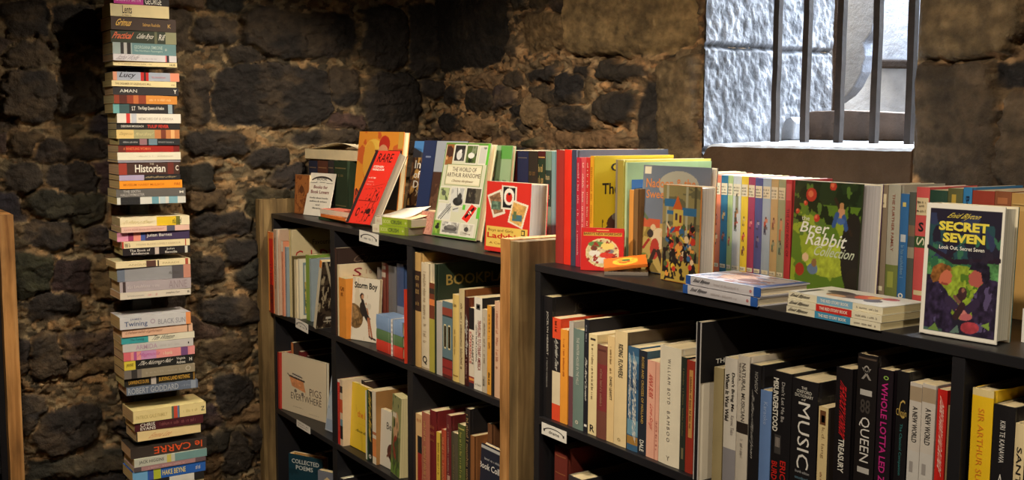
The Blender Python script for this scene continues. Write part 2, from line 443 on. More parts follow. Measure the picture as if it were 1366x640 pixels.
def stone_wall(name, base, axis, sign, A, B, explicit, seed, opening=None, rows=(0.07, 0.2), wid=(0.1, 0.36), mortar=(128, 96, 58), relief=0.03, chip=0.6):
    """A along the wall, B upwards; the stones stand proud of the plane by up to RELIEF in the direction SIGN"""
    rs = np.random.RandomState(seed)
    S = []                                                    # centre, half sizes, power, colour, pushed out, smooth
    for (x0, y0, x1, y1, c, pw, push) in explicit:
        S.append(((x0+x1)/2, (y0+y1)/2, abs(x1-x0)/2, abs(y1-y0)/2, pw, c, push, 1.0 if pw >= 6 else 0.45))
    b = B[0]-0.05
    while b < B[-1]+0.1:
        h = rs.uniform(*rows); a = A[0]-rs.uniform(0, .3)
        while a < A[-1]+0.2:
            w = rs.uniform(*wid); t = rs.rand()
            cx, cy = a+w/2, b+h/2+rs.uniform(-.02, .02)
            if not any(abs(cx-s[0]) < s[2]*1.02+0.02 and abs(cy-s[1]) < s[3]*1.02+0.02 for s in S[:len(explicit)]):
                pal = DARK if rs.rand() < 0.72 else TAN
                S.append((cx, cy, w/2*rs.uniform(.85, 1.05), h/2*rs.uniform(.8, 1.05), rs.uniform(3, 7), jit(pal[rs.randint(len(pal))], 6), rs.uniform(-.008, .014), rs.uniform(0, .5)))
            a += w
        b += h
    ga, gb = np.meshgrid(A, B, indexing='ij')
    wa = ga+0.07*(fbm(ga*7, gb*7, 4, seed)-.47)+0.03*(fbm(ga*38, gb*38, 4, seed+1)-.45)
    wb = gb+0.05*(fbm(ga*7, gb*9, 4, seed+2)-.47)+0.026*(fbm(ga*38, gb*38, 4, seed+3)-.45)
    f1 = np.full(ga.shape, 9.0); f2 = np.full(ga.shape, 9.0); w1 = np.zeros(ga.shape, int)
    for i, (cx, cy, ra, rb, pw, c, push, smo) in enumerate(S):
        d = (np.abs((wa-cx)/ra)**pw+np.abs((wb-cy)/rb)**pw)**(1/pw)
        d = (d-1)*min(ra, rb)                                  # roughly metres outside the stone
        lt = d < f1
        f2 = np.where(lt, f1, np.minimum(f2, d)); w1 = np.where(lt, i, w1); f1 = np.where(lt, d, f1)
    sm = lambda e0, e1, x: (lambda t: t*t*(3-2*t))(np.clip((x-e0)/(e1-e0), 0, 1))
    inside = sm(0.006, -0.004, f1)*sm(0.0, 0.009, f2-f1)
    body = sm(0.004, -0.03, f1)
    cols = np.array([s[5] for s in S], float); push = np.array([s[6] for s in S]); smo = np.array([s[7] for s in S])[w1]
    tx = rs.uniform(-.16, .16, len(S)); ty = rs.uniform(-.16, .16, len(S)); cxs = np.array([s[0] for s in S]); cys = np.array([s[1] for s in S])
    k1, x1, y1, e1 = cells(wa*13+3, wb*26+9, seed)             # split faces of the stone, flat slivers
    k2, x2, y2, e2 = cells(wa*36+5, wb*62+2, seed+4)           # chips and the rubble of the mortar
    fac = (hsh(k1, 1)-.5)*.016+(hsh(k1, 2)-.5)*.022*x1+(hsh(k1, 3)-.5)*.022*y1
    chp = (hsh(k2, 4)-.5)*.008+(hsh(k2, 5)-.5)*.010*x2+(hsh(k2, 6)-.5)*.010*y2
    n1 = fbm(ga*60, gb*60, 4, seed+5)-.47; n2 = fbm(ga*7, gb*16, 4, seed+6)-.47
    gap = sm(0.010, 0.0, np.abs(f1-0.004))*sm(.46, .56, fbm(ga*9, gb*9, 3, seed+12))     # open joints here and there
    hs = .0035*n1+relief*(0.5+0.35*body)+push[w1]+tx[w1]*(ga-cxs[w1])+ty[w1]*(gb-cys[w1])+(1-smo)*fac+(1-.6*smo)*chp*.7+.003*n1+smo*.014*(fbm(ga*17, gb*17, 5, seed+15)-.47)
    hm = .008+chp*1.5+.02*n2+fac*.5
    hgt = inside*hs+(1-inside)*hm-.018*gap*(1-inside)
    hgt = np.clip(hgt, -0.03, 0.06)
    mv = (0.55+0.75*hsh(k2, 7)+.5*(fbm(ga*14, gb*14, 3, seed+8)-.47))[..., None]
    mc = np.array(mortar, float)*mv*(1+.12*(hsh(k2, 9)[..., None]-.5)*np.array([1, 0, -1]))
    sc = cols[w1]*(0.82+0.26*(1-smo)*(hsh(k1, 8)-.3)+.5*(fbm(ga*22, gb*40, 4, seed+7)-.40))[..., None]
    sc = sc*(1+.9*smo*(fbm(ga*8, gb*8, 5, seed+16)-.44))[..., None]
    stain = (sm(.49, .60, fbm(ga*6, gb*10, 4, seed+11))*(1-.7*smo)*(.4+.6*hsh(k1, 5)))[..., None]
    sc = sc*(1-0.7*stain)+np.array((112, 90, 62))*0.7*stain
    col = np.clip(mc*(1-inside[..., None])+sc*inside[..., None], 4, 255)
    keep = None
    if opening:
        x0, x1_, z0, z1 = opening
        ca = (A[:-1]+A[1:])/2; cb = (B[:-1]+B[1:])/2
        keep = ~(((ca > x0) & (ca < x1_))[:, None] & ((cb > z0) & (cb < z1))[None, :])
        dist = np.maximum(np.maximum(x0-ga, ga-x1_), np.maximum(z0-gb, gb-z1))
        hgt = hgt*sm(0, 0.02, dist)+0.014*(1-sm(0, 0.02, dist))
    P = np.zeros(ga.shape+(3,)); oth = 1-axis
    P[..., oth] = ga; P[..., 2] = gb; P[..., axis] = base+sign*hgt
    return tag(grid_mesh(name, P, col, M['stone'], keep=keep), kind='structure')
WL, WW = -1.20, 0.745                                          # the two wall planes
def exl(*rows):                                               # stones the photograph shows: from picture box to wall plane
    o = []
    for x0, y0, x1, y1, c, pw, push in rows:
        a = at(x0, (y0+y1)/2, 0, WL); b = at(x1, (y0+y1)/2, 0, WL); t = at((x0+x1)/2, y0, 0, WL); u = at((x0+x1)/2, y1, 0, WL)
        o.append((a[1], u[2], b[1], t[2], c, pw, push))
    return o
def exw(*rows):
    o = []
    for x0, y0, x1, y1, c, pw, push in rows:
        a = at(x0, (y0+y1)/2, 1, WW); b = at(x1, (y0+y1)/2, 1, WW); t = at((x0+x1)/2, y0, 1, WW); u = at((x0+x1)/2, y1, 1, WW)
        o.append((a[0], u[2], b[0], t[2], c, pw, push))
    return o
D0, D1, D2, D3 = (38, 33, 30), (46, 40, 36), (56, 48, 40), (78, 62, 42)
LS = exl((325, 14, 475, 79, D0, 5, .008), (284, 86, 438, 168, D0, 5, .004), (440, 92, 482, 142, D0, 4, 0), (484, 10, 542, 90, D1, 4, .01),
         (300, 60, 352, 85, D2, 3, .01), (242, 174, 323, 204, D1, 3, .01), (326, 194, 382, 221, D1, 3, .0), (240, 20, 318, 56, D2, 4, 0),
         (242, 92, 280, 165, D2, 3, .0), (390, 175, 480, 192, D1, 2.5, 0), (486, 95, 560, 190, D1, 4, .005), (545, 5, 590, 100, D1, 4, .0),
         (0, 0, 66, 50, D0, 4, .0), (0, 96, 76, 160, D1, 4, .012), (70, 100, 135, 150, D2, 3, 0), (0, 58, 60, 92, D2, 3, 0), (72, 10, 130, 62, D1, 3, .0),
         (0, 172, 60, 206, D3, 2.6, .012), (10, 214, 60, 256, D2, 3, .004), (64, 214, 130, 262, D1, 3, 0), (30, 290, 100, 330, D1, 3, .0), (250, 250, 300, 278, D3, 3, .01),
         (256, 284, 332, 312, D1, 3, 0), (300, 318, 340, 362, D1, 4, .01), (250, 340, 296, 380, D2, 3, 0), (262, 398, 340, 432, D1, 3, .01), (40, 385, 110, 430, D1, 3, .0),
         (36, 445, 100, 500, D2, 3, .01), (270, 450, 330, 480, D3, 3, .01), (285, 500, 340, 560, D1, 4, .0), (45, 540, 130, 600, D1, 4, .01), (295, 575, 340, 630, D2, 3, 0))
stone_wall('wall_left', WL, 0, 1, seg((-3.6, -1.3, 46), (-1.3, 0.76, 430)), seg((0, 0.35, 20), (0.35, 2.3, 400), (2.3, 2.75, 12)), LS, 5, rows=(.06, .15), wid=(.12, .36), mortar=(116, 96, 68))
SAND, SAND2, SAND3 = (134, 110, 74), (106, 88, 62), (92, 77, 60)
WS = exw((581, -60, 681, 92, D0, 6, .004), (768, -110, 934, 72, SAND, 7, .012), (884, 80, 934, 232, SAND2, 7, .012), (700, 14, 760, 70, (122, 98, 66), 3, .0),
         (705, 94, 750, 110, D1, 2.5, .008), (797, 84, 864, 106, D2, 3, .006), (709, 116, 748, 134, D1, 2.5, .006), (741, 135, 790, 172, D1, 2.2, .012), (798, 126, 854, 162, D1, 2.3, .012),
         (596, 117, 615, 140, D1, 2.5, .006), (624, 121, 662, 150, D2, 2.5, .006), (590, 152, 611, 182, D0, 2.5, .004), (676, 97, 704, 118, D1, 2.5, .0), (680, 142, 702, 160, D0, 2.4, 0),
         (688, 158, 714, 173, D1, 2.2, 0), (768, 92, 788, 107, D1, 2.3, 0), (620, 158, 662, 178, (140, 112, 80), 2.2, .01), (700, 126, 726, 172, (150, 122, 88), 2.4, .012),
         (630, 100, 672, 118, (136, 108, 78), 2.2, .006), (858, 108, 884, 220, D1, 5, -.01), (716, 176, 850, 198, (144, 110, 78), 3, .012), (596, 182, 680, 198, (140, 106, 74), 3, .01),
         (640, 182, 660, 190, D0, 2.2, 0),
         (1219, -120, 1372, 72, SAND2, 7, .012), (1219, 82, 1335, 250, SAND3, 7, .008), (1334, 80, 1372, 116, D0, 3, -.012), (1338, 122, 1420, 255, SAND3, 6, .004), (1376, -120, 1560, 70, SAND2, 6, .0))
OPN = (0.284, 0.974, 1.60, 2.64)
stone_wall('wall_window', WW, 1, -1, seg((-1.22, 0.284, 330), (0.284, 0.974, 60), (0.974, 1.75, 170), (1.75, 4.6, 60)), seg((0, 1.25, 40), (1.25, 1.6, 70), (1.6, 2.3, 180), (2.3, 2.64, 30), (2.64, 2.75, 8)), WS, 9,
           opening=OPN, rows=(0.035, 0.09), wid=(0.05, 0.16), mortar=(136, 108, 76), relief=0.03)
def shell(name, a, b, m): mb = MB(); mb.box(a, b); return tag(mb.build(name, M[m]), kind='structure')
shell('floor', (-1.3, -3.7, -0.1), (4.7, 0.9, 0.0), 'floor')
shell('ceiling', (-1.3, -3.7, 2.75), (4.7, 0.75, 2.9), 'plaster')
shell('wall_rear', (-1.3, -3.7, 0), (4.7, -3.6, 2.75), 'plaster')
shell('wall_right', (4.6, -3.6, 0), (4.7, 0.9, 2.75), 'plaster')
# ------------------------------------------------------------------ the barred window and the stones of the light well behind it
win = empty('window_1', (0.63, 0.745, 1.68), kind='structure')
def face(name, o, ea, eb, na, nb, nrm, col, amp, parent, seed=0, joints=(), tool=(80, 30)):
    """a dressed stone face: vertical tool marks, a rough skin and the joints given as fractions of its height"""
    u, v = np.meshgrid(np.linspace(0, 1, na), np.linspace(0, 1, nb), indexing='ij')
    la = np.linalg.norm(ea); lb = np.linalg.norm(eb)
    n = .6*(fbm(u*la*tool[0], v*lb*tool[1], 5, seed)-.47)+.7*(fbm(u*la*62+v*lb*20, v*lb*50, 4, seed+7)-.47); n2 = fbm(u*la*9, v*lb*9, 4, seed+1)-.47
    h = amp*(n*1.2+n2*0.9); k = np.ones_like(u)
    for j, d in joints:
        e = np.abs(v-j-0.015*(fbm(u*6, v*0, 2, seed+3)-.5)); g = np.clip(1-e*lb/d, 0, 1); h = h-amp*1.6*g; k = k*(1-0.35*g)
    P = np.array(o, float)+u[..., None]*np.array(ea, float)+v[..., None]*np.array(eb, float)+h[..., None]*np.array(nrm, float)
    c = np.array(col, float)*(k*(0.95+0.8*n+.5*n2))[..., None]
    ob = grid_mesh(name, P, np.clip(c, 0, 255), M['hewn']); ob.parent = parent; ob.matrix_parent_inverse = parent.matrix_world.inverted() if False else Matrix.Translation((-0.63, -0.745, -1.68)); return ob
PALE = (120, 122, 126)
face('reveal', (0.286, 0.735, 1.60), (0, 0.53, 0), (0, 0, 1.04), 210, 360, (1, 0, 0), PALE, 0.0095, win, 1, ((0.34, 0.012), (0.06, 0.01), (0.72, .012)))
face('reveal', (0.972, 1.265, 1.60), (0, -0.53, 0), (0, 0, 1.04), 60, 90, (-1, 0, 0), PALE, 0.006, win, 4, ((0.42, 0.012),))
face('lintel', (0.27, 0.735, 2.64), (0.72, 0, 0), (0, 0.53, 0), 60, 50, (0, 0, -1), (120, 96, 72), 0.008, win, 6)
def xsill():
    """the worn sill: its front follows the opening and its near end is rounded off"""
    mb = MB(); n = 40; xs = np.linspace(0.290, 0.970, n); prof = []
    for i, x in enumerate(xs):
        r = max(0, 1-(x-0.290)/0.03); dz = -0.03*r*r+0.003*(fbm(np.array(x*30), np.array(0.3), 3)-.4)
        prof.append([(x, 0.728, 1.59), (x, 0.728, 1.670+dz), (x, 0.736, 1.677+dz), (x, 1.26, 1.692+dz*0.5), (x, 1.26, 1.59)])
    for i in range(n-1):
        for j in range(4): mb.poly([prof[i][j], prof[i+1][j], prof[i+1][j+1], prof[i][j+1]], (72, 56, 42) if j == 0 else (172, 174, 178))  # front face coloured darker than the ends: its shade is painted in
    mb.poly(prof[0][::-1], (104, 78, 56)); mb.poly(prof[-1], (104, 78, 56))
    o = mb.build('sill', M['hewn'], win); o.matrix_parent_inverse = Matrix.Translation((-0.63, -0.745, -1.68)); return o
xsill()
for px in (1033.5, 1072.8, 1118.2, 1165.5, 1212.0):
    x = x_at(px, 0.85, 1.70); mb = MB(); h = 2.635-1.684
    rs_ = np.random.RandomState(int(px)); k = 14                # a wrought bar: slightly uneven square section
    ring = []
    for i in range(k+1):
        z = 1.684+h*i/k; a = 0.0092*(1+rs_.uniform(-.06, .06)); dx = rs_.uniform(-.0012, .0012)
        ring.append([(x-a+dx, .842, z), (x+a+dx, .842, z), (x+a+dx, .858, z), (x-a+dx, .858, z)])
    for i in range(k):
        for j in range(4): mb.poly([ring[i][j], ring[i][(j+1) % 4], ring[i+1][(j+1) % 4], ring[i+1][j]], (60, 50, 44))
    mb.poly(ring[0][::-1], (60, 50, 44)); mb.poly(ring[-1], (60, 50, 44))
    o = mb.build('iron_bar', M['iron'], win, bevel=0.002); o.matrix_parent_inverse = Matrix.Translation((-0.63, -0.745, -1.68))
def slab(label, pts, Y, D, col, name='stone_slab', m='hewn', amp=0.006, group=None):
    """a broken stone of the light well: outline in the picture, set at its own distance Y with depth D, front dressed rough"""
    P = [at(x, y, 1, Y) for x, y in pts]; P = [(p[0], p[2]) for p in P]
    if sum(P[i][0]*P[(i+1) % len(P)][1]-P[(i+1) % len(P)][0]*P[i][1] for i in range(len(P))) < 0: P = P[::-1]
    mb = MB(); mb.prism(P, Y, Y+D, col); o = mb.build(name, M[m], bevel=0.006)
    return tag(o, label, 'stone', group)
slab('pale broken stone with ragged edge behind the window bars', [(1108, -90), (1172, -90), (1167, 20), (1163, 42), (1152, 56), (1154, 74), (1149, 96), (1139, 116), (1129, 128), (1112, 140)], 1.48, 0.05, (106, 111, 120))
slab('smooth pale upright slab beyond the iron bars', [(1151, 80), (1156, 52), (1166, 40), (1170, -100), (1236, -100), (1236, 82)], 1.76, 0.06, (138, 145, 156))
slab('narrow grey stone ledge between two pale slabs outside the window', [(1146, 79), (1240, 80), (1240, 92), (1144, 90)], 1.66, 0.06, (44, 36, 31))
slab('pale slab with small drilled holes low in the light well', [(1112, 156), (1131, 126), (1150, 89), (1240, 91), (1240, 156)], 1.70, 0.06, (140, 147, 158))
slab('brown tooled stone block standing on the window sill outside', [(1066, 151), (1085, 148), (1130, 147), (1214, 151), (1216, 188.5), (1064, 187.5)], 1.13, 0.12, (84, 70, 60))
slab('small whitish stone beside the brown block on the sill', [(1041, 187), (1042, 172), (1046, 160), (1054, 155), (1060, 162), (1058, 187)], 1.03, 0.05, (130, 131, 134))
slab('thin brown upright post at the end of the window reveal', [(1107, -100), (1118, -100), (1117, 90), (1119, 132), (1120, 215), (1106, 215), (1110, 118)], 1.30, 0.02, (58, 47, 40), name='stone_post')
def outer(name, a, b, col): mb = MB(); mb.box(a, b, col); return tag(mb.build(name, M['hewn']), kind='structure')
outer('wall_outer', (-1.2, 2.3, 1.2), (2.2, 2.5, 2.5), (70, 68, 67))
outer('wall_outer_left', (-1.2, 1.27, 1.2), (-0.75, 2.3, 2.9), (70, 68, 67))
outer('wall_outer_right', (1.7, 0.95, 1.2), (2.2, 2.3, 2.9), (70, 68, 67))
outer('ground_outer', (-1.2, 1.265, 1.35), (2.2, 2.5, 1.60), (120, 108, 96))
# the thickness of the wall around the opening
outer('wall_window_core', (-1.3, 0.80, 0), (0.27, 1.262, 2.9), (150, 130, 104))
outer('wall_window_core_right', (0.99, 0.80, 0), (4.7, 1.262, 2.9), (150, 130, 104))
outer('wall_window_core_top', (0.27, 0.80, 2.66), (0.99, 1.262, 2.9), (150, 130, 104))
outer('wall_window_core_below', (0.27, 0.80, 0), (0.99, 1.262, 1.585), (150, 130, 104))
# ------------------------------------------------------------------ bookcases
ZT, Z1, Z2, Z3 = 1.41, 1.059, 0.7035, 0.348
def bx(name, a, b, m, parent, bev=0.0012, label=None, loc=(0, 0, 0)):
    mb = MB(); mb.box([a[i]-loc[i] for i in range(3)], [b[i]-loc[i] for i in range(3)]); o = mb.build(name, M[m], parent, bevel=bev)
    if label: o['label'] = label
    return o
def plank(name, a, b, parent, loc, m='timber', label=None):
    """a rough sawn board: slightly wavy long edges"""
    mb = MB(); n = 24; rr = np.random.RandomState(int(abs(a[0])*1000)+7); ring = []
    x0, y0, z0 = [a[i]-loc[i] for i in range(3)]; x1, y1, z1 = [b[i]-loc[i] for i in range(3)]
    wob = lambda: rr.uniform(-.0009, .0009)
    for i in range(n+1):
        z = z0+(z1-z0)*i/n
        ring.append([(x0+wob(), y0+wob(), z), (x1+wob(), y0+wob(), z), (x1+wob(), y1, z), (x0+wob(), y1, z)])
    for i in range(n):
        for j in range(4): mb.poly([ring[i][j], ring[i][(j+1) % 4], ring[i+1][(j+1) % 4], ring[i+1][j]], (128, 128, 128))
    mb.poly(ring[0][::-1], (128, 128, 128)); mb.poly(ring[-1], (128, 128, 128))
    o = mb.build(name, M[m], parent, bevel=0.002); o['label'] = label or 'rough sawn timber end panel'
    return o
def bookcase(label, x0, x1, divs, planks, t=0.0175):
    loc = ((x0+x1)/2, 0.3, 0); b = empty('bookcase', loc, label, 'bookcase', 'black open bookcases with timber ends')
    D = 0.60; bk = 0.345
    bx('top_board', (x0, 0, ZT-0.0165), (x1, D, ZT), 'shelf', b, loc=loc)
    for s in (x0, x1-0.02): bx('side_panel', (s, 0.001, 0.0), (s+0.02, D, ZT-0.0167), 'shelf', b, loc=loc)
    for z in (Z1, Z2, Z3): bx('shelf', (x0+0.0202, 0.0, z-t), (x1-0.0202, bk, z), 'shelf', b, loc=loc)
    zz = [ZT-0.0167, Z1, Z2, Z3, 0.08]; th = [0, t, t, t, 0]
    for a, c in divs:
        for i in range(4):
          if not (abs(a-1.021) < .001 and i == 0): bx('divider', (a, 0.002, zz[i+1]+0.0003), (c, bk, zz[i]-th[i]-0.0003), 'shelf', b, 0.001, loc=loc)
    bx('back_panel', (x0+0.02, bk+0.0005, 0.08), (x1-0.02, bk+0.012, ZT-0.0167), 'shelf', b, loc=loc)
    bx('plinth', (x0+0.02, 0.03, 0), (x1-0.02, 0.05, 0.08), 'shelf', b, loc=loc)
    for a, c, f, top, m in planks: plank('end_panel', (a, f, 0.0), (c, D, top), b, loc, m)
    return b
bookcase('black bookcase of nine open compartments below the rare and literary books', -1.139, 0.4395, ((-0.632, -0.597), (-0.110, -0.077)), ((-1.180, -1.140, -0.043, 1.461, 'timber_grey'), (0.440, 0.4795, -0.043, 1.465, 'timber')))
bookcase('black bookcase under the barred window holding music and biography books', 0.518, 2.16, ((1.021, 1.056), (1.583, 1.604)), ((0.4815, 0.517, -0.043, 1.4625, 'timber_grey'),))
# a third bookcase against the other wall: only the edge of its timber end panel is in view
loc = (-1.0, -1.3, 0); b3 = empty('bookcase', loc, 'bookcase against the stone wall showing only the edge of its timber end', 'bookcase')
plank('end_panel', (-1.155, -0.922, 0), (-0.86, -0.884, 1.461), b3, loc, 'timber')
bx('top_board', (-1.15, -1.75, 1.39), (-0.90, -0.923, 1.4065), 'shelf', b3, loc=loc)
for z in (Z1, Z2, Z3): bx('shelf', (-1.15, -1.75, z-.0175), (-0.905, -0.923, z), 'shelf', b3, loc=loc)
bx('side_panel', (-1.15, -1.772, 0), (-0.90, -1.7505, 1.4065), 'shelf', b3, loc=loc)
bx('side_panel', (-1.15, -0.9405, 0), (-0.896, -0.923, 1.39), 'shelf', b3, loc=loc)
bx('back_panel', (-1.16, -1.75, 0.05), (-1.151, -0.923, 1.39), 'shelf', b3, loc=loc)
# ------------------------------------------------------------------ the tower of paperbacks by the stone wall
XS = -1.0
tw = empty('book_tower_stand', (-1.13, -0.46, 0), 'thin black metal stand holding the tower of flat paperbacks by the wall', 'book stand')
bx('column', (-1.162, -0.49, 0.02), (-1.136, -0.43, 2.62), 'steel', tw, loc=(-1.13, -0.46, 0))
bx('base_plate', (-1.18, -0.62, 0), (-0.90, -0.30, 0.018), 'steel', tw, loc=(-1.13, -0.46, 0))
IV, CREAM, BLK, WHT = (238, 226, 186), (240, 222, 168), (34, 30, 30), (232, 228, 216)
GP = 'flat books stacked in the tower'
